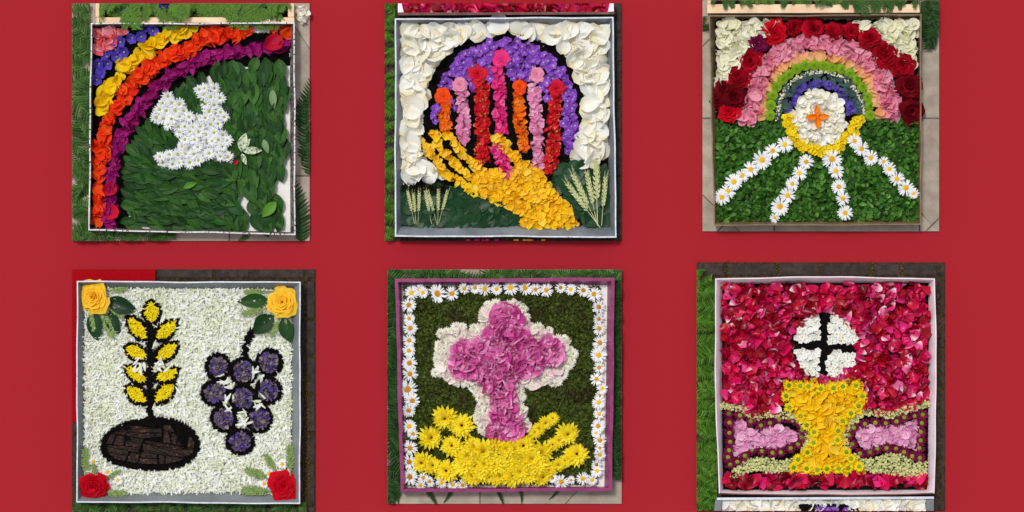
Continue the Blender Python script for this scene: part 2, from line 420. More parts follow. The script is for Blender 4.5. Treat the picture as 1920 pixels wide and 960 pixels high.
def merged(lst):
    V, F, U, o = [], [], [], 0
    for p, M in lst:
        m = np.array(M); V.append(p[0] @ m[:3, :3].T + m[:3, 3]); U.append(p[2]); F += [tuple(i + o for i in q) for q in p[1]]; o += len(p[0])
    return np.concatenate(V), F, np.concatenate(U)
PR = {}
PR['rosepetal'] = [petal('obov', r_, 4, 4, c_, cu, .045, tw, s) for s, (r_, c_, cu, tw) in enumerate([(.9, .35, .25, .1), (.8, .5, .1, -.15), (1.0, .25, .4, .2), (.75, .6, .3, 0), (.95, .15, -.3, -.2), (.85, -.3, .3, .15)])]
PR['bigpetal'] = [petal('round', r_, 5, 5, c_, cu, .06, tw, 20 + s) for s, (r_, c_, cu, tw) in enumerate([(.95, .3, .35, .15), (.8, .5, .25, -.15), (1.05, .25, .5, .2), (.85, .6, .3, 0), (1.0, -.35, -.3, -.2), (.9, .2, .5, .3)])]
PR['ruffle'] = [petal('round', r_, 6, 5, .35, c_, .13, .2, 40 + s, notch=.6) for s, (r_, c_) in enumerate([(1.0, .4), (.8, .6), (1.1, .3), (.7, .7), (.95, -.4), (.9, .5)])]
PR['flatleaf'] = [petal('round', w_, 5, 5, .1, c_, .03, .05, 140 + s, notch=-.5) for s, (w_, c_) in enumerate([(1.05, -.12), (.95, .1), (1.1, -.2), (1.0, .05)])]
PR['longpetal'] = [petal('lance', r_, 3, 5, .5, c_, .04, tw, 60 + s) for s, (r_, c_, tw) in enumerate([(.5, .3, .1), (.42, .5, -.2), (.58, .2, .2), (.5, -.3, 0)])]
PR['strip'] = [petal('strip', r_, 1, 2, 0, c_, 0, tw, 80 + s) for s, (r_, c_, tw) in enumerate([(.26, .4, .1), (.2, .7, -.2), (.32, -.4, .2), (.24, .2, .3)])]
PR['leaf'] = [leafp(wd, .2, d, s) for s, (wd, d) in enumerate([(.46, .12), (.4, .2), (.52, .08), (.44, -.1)])]
PR['boxleaf'] = [petal('lance', wd, 2, 3, .3, c_, 0, .1, 90 + s) for s, (wd, c_) in enumerate([(.62, -.2), (.55, .3), (.7, -.4), (.6, .1)])]
PR['floret'] = [floretp(5, s) for s in range(5)]
PR['floret4'] = [floretp(4, 10 + s, 1.1) for s in range(4)]
PR['tiny'] = [floretp(5, 20 + s, .8, 0, .2, 0, 1, 2) for s in range(4)]
PR['bell'] = [floretp(5, 30 + s, 1.05, .2, .55, .02, 4, 4) for s in range(4)]
PR['mum'] = [fl_rays(16, [(1, 1, .0, .02), (.9, .84, .25, .03), (.6, .6, .5, .04)], .12, .16, s, shape='point', jitter=.2) for s in range(4)]
PR['daisy'] = [fl_rays(n_, [(1, 1, .05, .05), (.25, .95, .18, .055)], .10, .22, 50 + s, droop=.15, jitter=.18) for s, n_ in enumerate([19, 22, 17, 20, 23])]
PR['bigmum'] = [fl_rays(16, [(1, 1, .05, .02), (1, .9, .28, .06), (.9, .74, .5, .1), (.8, .55, .8, .14), (.5, .35, 1.1, .16)], .135, .1, 70 + s, shape='point', nv=4) for s in range(4)]
PR['eye'] = [domep(.5, .25, 14, 4, .06, s) for s in range(2)]
PR['button'] = [buttonp(s, 80) for s in range(3)]
PR['spike'] = [spikep(s) for s in range(4)]
PR['spikeg'] = [spikep(10 + s, 40, 0) for s in range(3)]
PR['frond'] = [frondp(s, 24, b, w_) for s, (b, w_) in enumerate([(.12, .36), (-.12, .4), (.25, .34), (-.22, .38), (.02, .42)])]
PR['thuja'] = [conifp(s) for s in range(4)]
PR['sprig'] = [conifp(20 + s, 'sp') for s in range(4)]
PR['crumb'] = [crumbp(s) for s in range(5)]
RP = [rose_petals(3), rose_petals(9), rose_petals(17)]

def item(n, px, py, z, size, rot=None, tilt=.35, rank=None, zs=1.0):
    rz = rng.uniform(0, 6.283) if rot is None else rot
    M = Matrix.Translation(P(px, py, z)) @ Matrix.Rotation(rz, 4, 'Z') @ Matrix.Rotation(rng.normal(0, tilt), 4, 'X') @ Matrix.Rotation(rng.normal(0, tilt), 4, 'Y') @ Matrix.Diagonal((size * S, size * S, size * S * zs, 1))
    return (int(rng.integers(n)), M, z if rank is None else rank)
def bed_items(reg, sp, size, z0, z1, proto, tilt=.35, rot=None, var=.2, jit=.4):
    out = []; n = len(PR[proto])
    for x, y in scatter(reg, sp, jit):
        s = size * rng.uniform(1 - var, 1 + var); z = rng.uniform(z0, z1)
        r = rot(x, y) if rot else None
        out.append(item(n, x, y, z, s, r, tilt))
    return out
FLAKE = (np.array([(.5, 0, 0), (.25, .43, 0), (-.25, .43, 0), (-.5, 0, 0), (-.25, -.43, 0), (.25, -.43, 0)]), [(0, 1, 2, 3, 4, 5)], np.full((6, 2), .5))
def soil(name_label, reg, sp=3.2, z=.0135, sheet=None, size=4.2, cat='soil', loc=None, parent=None, name='soil'):
    its = [(PR['crumb'][int(rng.integers(5))], Matrix.Translation(P(x, y, z + rng.uniform(0, .003))) @ Euler(tuple(rng.uniform(0, 6, 3))).to_matrix().to_4x4() @ Matrix.Scale(size * S * rng.uniform(.7, 1.3), 4)) for x, y in scatter(reg, sp, .5)]
    its += [(FLAKE, Matrix.Translation(P(x, y, z - .0006 + rng.uniform(0, .001))) @ Matrix.Rotation(rng.uniform(0, 6), 4, 'Z') @ Matrix.Scale(sp * 2.3 * S, 4)) for x, y in scatter(reg, sp * 1.1, .3)]
    g = merged(its)
    if parent is None:
        o = bpy.data.objects.new(name, to_mesh(name, g, m_soil, True)); col.objects.link(o); tag(o, name_label, cat, kind='stuff')
    else:
        o = part(name, to_mesh(name, g, m_soil, True), parent); o['kind'] = 'stuff'
    return o
def polysheet(name, pts, z0, z1, mat):
    bm = bmesh.new(); n = len(pts)
    top = [bm.verts.new(P(x, y, z1)) for x, y in pts]; bot = [bm.verts.new(P(x, y, z0)) for x, y in pts]
    bm.faces.new(top); bm.faces.new(bot[::-1])
    for i in range(n): bm.faces.new((top[i], bot[i], bot[(i + 1) % n], top[(i + 1) % n]))
    bmesh.ops.recalc_face_normals(bm, faces=bm.faces)
    bmesh.ops.triangulate(bm, faces=[f for f in bm.faces if len(f.verts) > 4])
    me = bpy.data.meshes.new(name); bm.to_mesh(me); bm.free(); me.materials.append(mat); return me
def clipped(p, M, rect, mat, name, flat=False):
    """prototype placed by M, cut to a pixel rectangle on the ground; None when nothing is left"""
    v, f, u = xf(p, M); x0, y0, x1, y1 = rect; z = float(v[:, 2].mean()); a = P(x0, y1, z); b = P(x1, y0, z)
    if v[:, 0].min() > a.x and v[:, 0].max() < b.x and v[:, 1].min() > a.y and v[:, 1].max() < b.y: return to_mesh(name, (v, f, u), mat, flat)
    if v[:, 0].max() < a.x or v[:, 0].min() > b.x or v[:, 1].max() < a.y or v[:, 1].min() > b.y: return None
    me = to_mesh(name, (v, f, u), mat, flat); bm = bmesh.new(); bm.from_mesh(me)
    for co, no in (((a.x, 0, 0), (-1, 0, 0)), ((b.x, 0, 0), (1, 0, 0)), ((0, a.y, 0), (0, -1, 0)), ((0, b.y, 0), (0, 1, 0))):
        bmesh.ops.bisect_plane(bm, geom=bm.verts[:] + bm.edges[:] + bm.faces[:], plane_co=co, plane_no=no, clear_outer=True)
    n = len(bm.faces); bm.to_mesh(me); bm.free()
    if n < 6: bpy.data.meshes.remove(me); return None
    return me
def recentre(me, z=None):
    c = np.empty(len(me.vertices) * 3, np.float32); me.vertices.foreach_get('co', c); c = c.reshape(-1, 3)
    o = (c.min(0) + c.max(0)) / 2; o[2] = c[:, 2].min(); me.vertices.foreach_set('co', (c - o).ravel()); me.update(); return Vector(o.tolist())
def lone(name, me, label, cat, group=None):
    o = bpy.data.objects.new(name, me); col.objects.link(o); o.location = recentre(me); return tag(o, label, cat, group)

# ------------------------------------------------------------------ the setting: red ground, six plots of paving
def ground():
    me = bpy.data.meshes.new('ground'); s = 6
    me.from_pydata([(-s, -s, 0), (s, -s, 0), (s, s, 0), (-s, s, 0)], [], [(0, 1, 2, 3)]); me.materials.append(m_red)
    o = bpy.data.objects.new('ground', me); col.objects.link(o); tag(o, kind='structure')
ground()
PLOT = {1: (135, 6, 581, 452), 2: (721, 6, 1166, 452), 3: (1317, 0, 1761, 434), 4: (135, 505, 591, 960), 5: (726, 505, 1166, 945), 6: (1306, 492, 1772, 958)}
def paving(k, lines, m_base, m_top, piece, gap, hide, wob=0):
    x0, y0, x1, y1 = PLOT[k]
    base = bpy.data.objects.new('pavement', polysheet('pavement', [(x0, y0), (x1, y0), (x1, y1), (x0, y1)], .0005, .004, m_base)); col.objects.link(base); tag(base, kind='structure')
    bm = bmesh.new(); e = .3
    bm.faces.new([bm.verts.new((x, y, 0)) for x, y in ((x0 + e, y0 + e), (x1 - e, y0 + e), (x1 - e, y1 - e), (x0 + e, y1 - e))])
    for (ax, ay), (bx, by) in lines:
        d = Vector((bx - ax, by - ay, 0)).normalized()
        bmesh.ops.bisect_plane(bm, geom=bm.verts[:] + bm.edges[:] + bm.faces[:], plane_co=(ax, ay, 0), plane_no=(-d.y, d.x, 0))
    hx0, hy0, hx1, hy1 = hide
    for f in bm.faces:
        pts = [Vector((v.co.x, v.co.y)) for v in f.verts]
        if all(hx0 < p.x < hx1 and hy0 < p.y < hy1 for p in pts): continue
        c = sum(pts, Vector((0, 0))) / len(pts); q = []
        for p in pts:
            ox = 0 if (abs(p.x - x0 - e) < .01 or abs(p.x - x1 + e) < .01) else gap / 2
            oy = 0 if (abs(p.y - y0 - e) < .01 or abs(p.y - y1 + e) < .01) else gap / 2
            q.append((p.x + math.copysign(ox, c.x - p.x), p.y + math.copysign(oy, c.y - p.y)))
        n = len(q)
        bt = bmesh.new(); zt = .0062 + random.uniform(-.0006, .0006) * (1 if wob else .2)
        top = [bt.verts.new(P(x, y, zt)) for x, y in q]; bot = [bt.verts.new(P(x, y, .0035)) for x, y in q]
        tf = bt.faces.new(top)
        for i in range(n): bt.faces.new((top[i], bot[i], bot[(i + 1) % n], top[(i + 1) % n]))
        bmesh.ops.recalc_face_normals(bt, faces=bt.faces)
        bmesh.ops.bevel(bt, geom=[ed for ed in tf.edges], offset=.0008 if not wob else .002, segments=2, affect='EDGES')
        me = bpy.data.meshes.new(piece); bt.to_mesh(me); bt.free(); me.materials.append(m_top); part(piece, me, base)
    bm.free()
def vl(x): return ((x, 0), (x, 100))
def hl(y): return ((0, y), (100, y))
paving(1, [hl(200), vl(300), ((556, 55), (581, 92)), ((540, 425), (566, 452)), hl(330), vl(430)], m_joint, m_tile, 'tile', 2.2, (172, 46, 550, 436))
paving(2, [hl(y) for y in (60, 118, 190, 262, 331, 398, 446)] + [vl(x) for x in (742, 800, 872, 950, 1030, 1100, 1153)], m_sett_joint, m_sett, 'sett', 5, (745, 20, 1148, 442), 1)
paving(3, [hl(222), ((1317, 88), (1332, 72)), ((1317, 365), (1335, 383)), ((1345, 434), (1356, 423)), ((1748, 422), (1760, 434)), ((1748, 422), (1738, 432)), vl(1452), vl(1724)], m_joint, m_tile, 'tile', 2.4, (1345, 32, 1720, 414))
paving(4, [hl(y) for y in (524, 600, 668, 740, 812, 870, 948)] + [vl(x) for x in (150, 210, 293, 402, 470, 572)], m_sett_joint, m_sett, 'sett', 6, (150, 532, 556, 938), 1)
paving(5, [((1060, 945), (1100, 900)), hl(700), vl(900)], m_joint, m_tile, 'tile', 2.2, (752, 528, 1138, 914))
paving(6, [hl(y) for y in (520, 590, 655, 728, 790, 860, 930)] + [vl(x) for x in (1360, 1457, 1537, 1635, 1690, 1760)], m_sett_joint, m_sett, 'sett', 7, (1352, 528, 1738, 914), 1)
# moss and grit in the dark joints
def grit(reg, mat, label, sp=2.6):
    its = [(PR['crumb'][int(rng.integers(5))], Matrix.Translation(P(x, y, .0055 + rng.uniform(0, .0015))) @ Matrix.Scale(2.6 * S * rng.uniform(.5, 1.3), 4)) for x, y in scatter(reg, sp, .5)]
    o = bpy.data.objects.new('grit', to_mesh('grit', merged(its), mat, True)); col.objects.link(o); tag(o, label, 'grit', kind='stuff')
m_grit = PM('yellow_brown_grit', [(70, 54, 24), (128, 104, 50), (60, 52, 22), (96, 90, 40)], trans=0, rough=.9)
def prect(x0, y0, x1, y1): return inpoly([(x0, y0), (x1, y0), (x1, y1), (x0, y1)])
grit(union(band([(1361, 494), (1362, 521)], 12), band([(1457, 494), (1456, 521)], 9), band([(1635, 494), (1634, 521)], 10), band([(1690, 494), (1688, 521)], 9)), m_grit, 'yellow brown mossy grit in joints of dark stones above pink box')
grit(union(band([(573, 700), (575, 950)], 12), band([(578, 830), (584, 900)], 8)), m_grit, 'brown mossy grit in dark paving joint beside silver grapes tray')
grit(band([(139, 890), (139, 958)], 6), m_grit, 'brown mossy grit in dark paving left of red rose corner')
# red carpet in the corner of the fourth plot
cp = lone('red_carpet', polysheet('red_carpet', [(135.4, 505.4), (291, 505.4), (291, 540), (170, 545), (164, 792), (135.4, 792)], .0066, .0125, m_carpet), 'deep red carpet corner under the silver tray with yellow roses', 'carpet')

# ------------------------------------------------------------------ trays
def tray(name, label, rim, inner, h, m_wall, m_in, m_floor, m_top, thick=3.0, zf=.0105, m_south=None, bulge=0, open_=None, rimw=None):
    """rim / inner: four pixel corners (nw, ne, se, sw) of the outer top edge and of the floor"""
    ctr = P(sum(p[0] for p in rim) / 4, sum(p[1] for p in rim) / 4, .0072)
    t = thing(name, label, 'tray', ctr)
    rc = np.array([p for p in rim], float); c = rc.mean(0)
    zb = .0072
    for i in range(4):
        j = (i + 1) % 4
        a, b = rc[i], rc[j]; ia, ib = np.array(inner[i], float), np.array(inner[j], float)
        V, U, F = [], [], []; n = 26; d = (b - a) / np.linalg.norm(b - a); nrm = np.array([-d[1], d[0]])     # towards the inside (image y down)
        ph = rng.uniform(0, 6, 4)
        for k in range(n + 1):
            q = k / n; e = math.sin(math.pi * q) ** .5
            wob = (.9 * math.sin(9 * q + ph[0]) + .5 * math.sin(23 * q + ph[1])) * e * .7 - bulge * math.sin(math.pi * q)
            o = a + (b - a) * q + nrm * wob; dz = (math.sin(13 * q + ph[2]) + .6 * math.sin(31 * q + ph[3])) * .0005 * e
            cor = np.array([0., 0.]); tk = thick
            o_in = o + nrm * tk + d * tk * ((1 - q) - q) * (1 if True else 0) * max(0, 1 - min(q, 1 - q) * 8)
            bo = o - (o - c) * .012
            f_ = ia + (ib - ia) * q + nrm * wob * .3
            for (x, y), z in ((bo, zb), (o, h + dz), (o_in, h + dz), (f_, zf)): V.append(tuple(P(x, y, z)))
            U += [(q, 0), (q, .3), (q, .6), (q, 1)]
        outer = [(k * 4 + s, (k + 1) * 4 + s, (k + 1) * 4 + s + 1, k * 4 + s + 1) for k in range(n) for s in (0,)]
        top = [(k * 4 + 1, (k + 1) * 4 + 1, (k + 1) * 4 + 2, k * 4 + 2) for k in range(n)]
        inn = [(k * 4 + 2, (k + 1) * 4 + 2, (k + 1) * 4 + 3, k * 4 + 3) for k in range(n)]
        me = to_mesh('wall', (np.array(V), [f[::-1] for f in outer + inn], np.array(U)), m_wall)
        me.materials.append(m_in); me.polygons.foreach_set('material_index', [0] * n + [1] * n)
        wl = part('wall', me, t)
        V2 = np.array(V); me = to_mesh('rim', (V2, [f[::-1] for f in top], np.array(U)), m_top if not (m_south and i == 2) else m_south)
        WL[wl] = ctr
        r_ = bpy.data.objects.new('rim', me); col.objects.link(r_); r_.parent = wl
    fl = polysheet('floor', [tuple(np.array(p) + (c - np.array(p)) * -.004) for p in inner], zb + .0004, zf, m_floor); part('floor', fl, t)
    return t
T = {}
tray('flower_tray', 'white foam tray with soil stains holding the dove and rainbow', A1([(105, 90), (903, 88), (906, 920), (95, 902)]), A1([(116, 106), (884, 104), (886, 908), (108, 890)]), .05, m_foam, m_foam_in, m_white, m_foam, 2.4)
tray('flower_tray', 'silver painted tray holding the hand and purple disc', A2([(84, 72), (940, 66), (952, 930), (84, 926)]), A2([(116, 98), (912, 98), (922, 880), (116, 876)]), .05, m_silver, m_silver, m_white, m_rim, 2.6)
tray('flower_tray', 'shiny brown cardboard tray holding the rose rainbow and daisy rays', A3([(60, 60), (893, 55), (892, 880), (80, 884)]), A3([(84, 72), (880, 72), (878, 864), (94, 866)]), .05, m_card, m_card, m_card, m_card, 2.2)
tray('flower_tray', 'grey painted tray holding the wheat ear, loaf and grapes', A4([(49, 75), (906, 78), (904, 929), (47, 923)]), A4([(82, 106), (868, 110), (868, 880), (80, 885)]), .05, m_silver2, m_silver2, m_white, m_rim, 2.4)
tray('flower_tray', 'glossy magenta tray edged inside with daisies', A5([(62, 67), (904, 62), (894, 880), (84, 884)]), A5([(88, 90), (876, 90), (864, 862), (104, 866)]), .05, m_mag, m_mag, m_white, m_mag, 6.0)
tray('flower_tray', 'pale pink cardboard box holding the golden chalice', A6([(92, 84), (916, 84), (914, 892), (106, 892)]), A6([(118, 106), (892, 101), (886, 876), (122, 876)]), .05, m_pinkbox, m_pinkbox, m_soil, m_pinkbox, 2.2, m_south=m_corr, bulge=3.5)
Z0 = .017      # level on which the flowers lie

# ------------------------------------------------------------------ blooms
ORD = ['first', 'second', 'third', 'fourth', 'fifth', 'sixth', 'seventh', 'eighth', 'ninth', 'tenth', 'eleventh', 'twelfth', 'thirteenth', 'fourteenth', 'fifteenth', 'sixteenth', 'seventeenth', 'eighteenth', 'nineteenth']
def rose(label, px, py, d, mat, z=Z0 + .004, group=None, v=None, flat=.8, name='rose', rot=None, tilt=.12):
    k = int(rng.integers(3)) if v is None else v
    base = P(px, py, z); t = thing(name, label, name.replace('_', ' ') if name != 'rose' else 'rose', base, group)
    M0 = Matrix.Translation(base) @ Matrix.Rotation(rng.normal(0, tilt), 4, 'X') @ Matrix.Rotation(rng.normal(0, tilt), 4, 'Y') @ Matrix.Rotation(rng.uniform(0, 6.28) if rot is None else rot, 4, 'Z') @ Matrix.Diagonal((d * S, d * S, d * S * flat, 1))
    for i, p in enumerate(RP[k]):
        part('petal', shared('rose_petal_%d_%d' % (k, i), p, mat), t, M0)
    return t
def bloom(name, label, cat, px, py, d, proto, mat, emat, er=.3, z=Z0, group=None, tilt=.15, zs=1.0, ez=.08, parent=None, pname='petals', eh=.5):
    """whorl of rays with a domed centre"""
    it = item(len(PR[proto]), px, py, z, d, None, tilt, zs=zs)
    if parent is None:
        t = thing(name, label, cat, P(px, py, z), group)
        part(pname, shared(proto + str(it[0]), PR[proto][it[0]], mat), t, it[1])
        if emat: part('centre', shared('eye0', PR['eye'][0], emat), t, it[1] @ Matrix.Translation((0, 0, ez * .5)) @ Matrix.Diagonal((er, er, er * eh, 1)))
        return t
    o = part(name, shared(proto + str(it[0]), PR[proto][it[0]], mat), parent, it[1])
    if emat:
        e = bpy.data.objects.new('centre', shared('eye0', PR['eye'][0], emat)); col.objects.link(e); e.parent = o
        e.matrix_basis = Matrix.Translation((0, 0, ez * .5)) @ Matrix.Diagonal((er, er, er * eh, 1))
    return o
def oriented(proto, k, a, b, wd, z, z2=None, ht=None):
    """matrix that lays a unit-long prototype from pixel a to pixel b (base to tip), width factor wd"""
    A = P(*a, z); B = P(*b, z if z2 is None else z2); d = B - A; ln = d.length; ang = math.atan2(-d.x, d.y)
    pit = math.asin(max(-1, min(1, (B.z - A.z) / ln)))
    return Matrix.Translation((A + B) / 2) @ Matrix.Rotation(ang, 4, 'Z') @ Matrix.Rotation(pit, 4, 'X') @ Matrix.Diagonal((ln * wd, ln, ln if ht is None else ht, 1))
# ---- materials of the flowers
mW = PM('cream_white_petal', [(248, 246, 238), (253, 252, 248), (249, 246, 230), (254, 254, 252), (246, 240, 222)], base=(240, 228, 184), bpos=(0, .3), trans=.3, vein=.05)
mIv = PM('ivory_petal', [(240, 238, 208), (250, 248, 230), (236, 232, 196), (246, 244, 222)], trans=.3, vein=.05)
mMumW = PM('white_ray', [(246, 246, 248), (250, 250, 250), (240, 241, 246)], trans=.3, vein=.03, bump=0)
mDaisy = PM('daisy_ray', [(246, 246, 246), (252, 252, 252), (236, 238, 240)], trans=.25, vein=.03, bump=0)
mEyeY = PM('daisy_disc', [(222, 164, 10), (236, 184, 20), (206, 148, 16)], trans=0, rough=.8, nscale=900, vein=.25, bump=.6)
mEyeO = PM('old_daisy_disc', [(190, 124, 14), (206, 144, 20), (176, 112, 20)], trans=0, rough=.8, nscale=900, vein=.25, bump=.6)
mEyeG = PM('green_disc', [(112, 132, 30), (136, 150, 40), (96, 118, 26)], trans=0, rough=.8, nscale=900, vein=.25, bump=.6)
mEyeP = PM('pale_green_disc', [(150, 164, 50), (172, 178, 66), (128, 148, 40)], trans=0, rough=.8, nscale=900, vein=.2, bump=.5)
mCoral = PM('coral_petal', [(222, 84, 92), (236, 120, 118), (226, 70, 80), (242, 150, 160)], tip=(250, 196, 204), tpos=(.5, 1.1), trans=.25)
mBell = PM('violet_bell', [(82, 62, 180), (104, 84, 204), (70, 50, 162)], base=(40, 22, 96), bpos=(0, .4), trans=.25)
mYel = PM('yellow_petal', [(246, 206, 8), (252, 220, 20), (240, 190, 4), (250, 226, 60)], trans=.3)
mOr = PM('orange_red_petal', [(238, 52, 14), (246, 76, 16), (226, 34, 16), (244, 96, 24)], trans=.25)
mMag = PM('magenta_petal', [(150, 14, 106), (168, 24, 120), (132, 8, 88), (176, 36, 130), (140, 10, 70)], trans=.25)
mRedP = PM('crimson_petal', [(178, 8, 40), (196, 12, 46)], trans=.2)
mLeaf = PM('dark_green_leaf', [(22, 52, 18), (32, 70, 22), (44, 86, 26), (24, 56, 24), (58, 100, 34), (28, 62, 20), (36, 76, 34)], trans=.08, rough=.5, vein=.2, nscale=140, spec=.14)
mLeafL = PM('light_green_leaf', [(80, 128, 40), (96, 146, 50)], trans=.2, rough=.45)
mLeafP = PM('pale_leaf_back', [(112, 144, 96), (128, 156, 110)], trans=.2)
mVar = PM('variegated_leaf', [(204, 214, 180), (218, 224, 196)], trans=.2, vein=.1, blot=(72, 108, 50), bscale=150, bt=(.48, .56))
mStem = PM('brown_stem', [(70, 50, 34), (82, 60, 40)], trans=0)
mPur = PM('purple_floret', [(146, 72, 200), (164, 98, 214), (128, 56, 184), (178, 116, 222)], base=(214, 206, 196), bpos=(.05, .3), trans=.28)
mHand = PM('golden_petal', [(253, 206, 16), (255, 216, 40), (250, 190, 8), (255, 224, 84), (252, 196, 18)], trans=.3)
mGalax = PM('glossy_dark_leaf', [(18, 50, 24), (28, 66, 32), (22, 56, 34)], trans=.08, rough=.4, vein=.25, nscale=160, spec=.2)
mWheat = PM('pale_grain', [(196, 202, 140), (214, 214, 160), (176, 186, 118)], trans=.1)
mGrass = PM('green_grain', [(122, 146, 82), (142, 164, 96), (104, 130, 70)], trans=.1)
mOrC = PM('orange_petal', [(244, 120, 20), (248, 146, 30), (238, 84, 16), (250, 170, 60)], trans=.28)
mPkL = PM('light_pink_petal', [(236, 150, 192), (244, 178, 210), (226, 124, 176), (248, 200, 220)], trans=.3)
mPkH = PM('hot_pink_petal', [(232, 40, 134), (240, 70, 150), (220, 24, 116), (246, 120, 180)], trans=.28)
mRdY = PM('red_petal_yellow_base', [(206, 16, 36), (222, 34, 42), (186, 8, 34), (232, 60, 60)], base=(236, 150, 80), bpos=(0, .28), trans=.25)
mRose = PM('deep_red_rose', [(96, 0, 8), (150, 2, 20), (118, 0, 12), (182, 6, 36), (138, 0, 16), (166, 4, 28)], trans=.12, rough=.75, vein=.1, spec=.08)  # petal tones vary at random, spread wide to put highlights into the colour
mRoseD = PM('dark_crimson_rose', [(60, 0, 6), (104, 0, 14), (78, 0, 8), (134, 4, 24)], trans=.1, rough=.75, vein=.1, spec=.08)
mRoseB = PM('bright_red_rose', [(182, 0, 20), (200, 2, 30), (166, 0, 18)], trans=.15, rough=.7, spec=.1)
mRoseM = PM('plum_rose', [(104, 2, 52), (128, 8, 76), (90, 2, 36)], trans=.15, spec=.1)
mRoseY = PM('yellow_rose', [(248, 182, 10), (252, 196, 30), (244, 170, 6)], tip=(252, 210, 60), trans=.3)
mHP = PM('pink_rose_head', [(232, 40, 126), (240, 64, 144)], trans=.25)
mPP = PM('pale_pink_rose_head', [(232, 140, 172), (242, 166, 192)], trans=.3)
mOO = PM('orange_rose_head', [(240, 72, 18), (246, 92, 26)], trans=.25)
mRR = PM('red_rose_head', [(206, 14, 44), (216, 26, 52)], trans=.25)
mPkC = PM('carnation_pink', [(238, 148, 172), (244, 170, 190), (228, 126, 156), (248, 192, 206)], trans=.3)
mApr = PM('apricot_petal', [(238, 180, 110), (244, 200, 136), (232, 158, 96), (240, 206, 160)], tip=(244, 170, 130), tpos=(.4, 1), trans=.3)
mPom = PM('lime_pompon', [(138, 176, 24), (156, 192, 38), (120, 160, 18)], base=(76, 116, 12), bpos=(0, .7), trans=.1, nscale=600)  # scale bases darkened: the shade between scales is put into the colour
mGrey = PM('blue_grey_sprig', [(66, 92, 88), (84, 110, 104), (52, 76, 74), (96, 124, 116)], trans=.1)
mVio = PM('violet_floret', [(92, 74, 172), (112, 94, 192), (74, 56, 150)], trans=.25)
mYf = PM('yellow_floret', [(244, 212, 14), (250, 224, 36), (236, 198, 8)], base=(120, 70, 4), bpos=(0, .22), trans=.25)
mOrF = PM('bright_orange_petal', [(244, 124, 10), (248, 140, 22)], trans=.25)
mBox = PM('box_leaf', [(34, 74, 20), (54, 102, 30), (76, 130, 44), (28, 60, 20), (100, 152, 62), (44, 88, 26)], trans=.18, rough=.4, nscale=200)
mCrm = PM('cream_bits', [(226, 218, 184), (236, 230, 200)], trans=.1)
mShr = PM('shredded_white', blot=(232, 236, 204), bscale=14, bt=(.52, .75), cols=[(248, 249, 242), (254, 254, 252), (240, 243, 222), (253, 253, 250), (251, 252, 248), (226, 234, 190), (252, 252, 248)], trans=.3, vein=.03, bump=0)
mShY = PM('shredded_yellow', [(250, 226, 14), (254, 236, 30), (244, 214, 8)], trans=.3, vein=.05, bump=0)
mLav = PM('dried_lavender', [(70, 50, 128), (92, 74, 152), (126, 112, 112), (150, 138, 120), (60, 40, 110), (108, 96, 104), (96, 76, 150)], trans=.1)
mBark = surf_mat('dark_bark', (24, 19, 16), (58, 42, 34), scale=160, spots=(92, 60, 46), spot_scale=90, spot_t=.6, rough=.9, bump=1.0, bscale=260)
mMoss = PM('moss', blot=(52, 44, 22), bscale=16, bt=(.48, .7), cols=[(40, 54, 12), (58, 78, 18), (78, 100, 28), (34, 42, 12), (96, 108, 44), (70, 56, 26)], trans=.15)
mMossB = surf_mat('moss_base', (26, 30, 12), (46, 46, 20), scale=90, rough=.95, bump=.8)
mPeo = PM('peony_pink', [(222, 92, 172), (234, 124, 192), (204, 62, 150), (242, 160, 208), (214, 78, 160), (238, 140, 200)], tip=(248, 196, 224), tpos=(.6, 1.1), trans=.3)
mPeW = PM('blush_petal', [(250, 232, 230), (252, 244, 236), (248, 218, 222), (254, 250, 244)], trans=.3)
mCar = PM('cream_ray', [(250, 248, 232), (253, 252, 242), (246, 243, 220)], trans=.3)
mMumY = PM('lemon_ray', [(252, 230, 30), (254, 238, 66), (248, 220, 16)], base=(240, 196, 10), bpos=(0, .3), trans=.3)
mRed6 = PM('red_pink_petal', [(96, 0, 12), (150, 0, 22), (176, 2, 30), (200, 4, 52), (230, 8, 96), (180, 2, 30), (236, 40, 130), (112, 0, 16), (222, 6, 76), (140, 0, 22)], base=(206, 60, 100), bpos=(-.1, .2), trans=.2, rough=.34, spec=.35)
mPk6 = PM('pink_white_petal', [(232, 40, 120), (238, 84, 152), (226, 24, 100), (240, 120, 176)], base=(250, 232, 236), bpos=(.05, .55), trans=.25, rough=.4)
mWf = PM('white_blossom', [(244, 246, 240), (250, 250, 246), (238, 242, 232)], base=(222, 206, 110), bpos=(0, .3), trans=.25, vein=.03)
mGold = PM('gold_long_petal', [(254, 212, 8), (255, 224, 30), (252, 200, 4), (255, 232, 80)], trans=.35)
mMumR = PM('maroon_ray', [(118, 14, 60), (136, 22, 72), (102, 8, 50)], trans=.2)
mMumG = PM('yellow_ray', [(246, 216, 6), (250, 226, 20)], trans=.25)
mPk7 = PM('soft_pink_petal', [(236, 168, 206), (242, 186, 216), (228, 150, 196), (246, 206, 226)], trans=.3)
mEld = PM('elder_floret', [(206, 208, 138), (222, 220, 160), (190, 194, 116)], trans=.15)
mFern = PM('fern', [(58, 96, 40), (82, 122, 56), (42, 78, 32), (110, 144, 78)], trans=.2, vein=.15)
mFernB = PM('bright_fern', [(64, 112, 28), (96, 148, 44), (46, 84, 22), (122, 168, 66)], trans=.25, vein=.15)
mFernD = PM('deep_fern', [(36, 68, 30), (52, 90, 40), (28, 54, 26), (66, 104, 50)], trans=.15, vein=.15)
mThu = PM('thuja', [(84, 128, 44), (108, 150, 58), (66, 108, 38), (126, 160, 70)], trans=.15)
mThuD = PM('dark_conifer', [(52, 92, 38), (72, 114, 50), (40, 76, 32), (92, 130, 62)], trans=.15)
mBlue = PM('blue_flower', [(34, 36, 150), (44, 50, 176)], trans=.2)

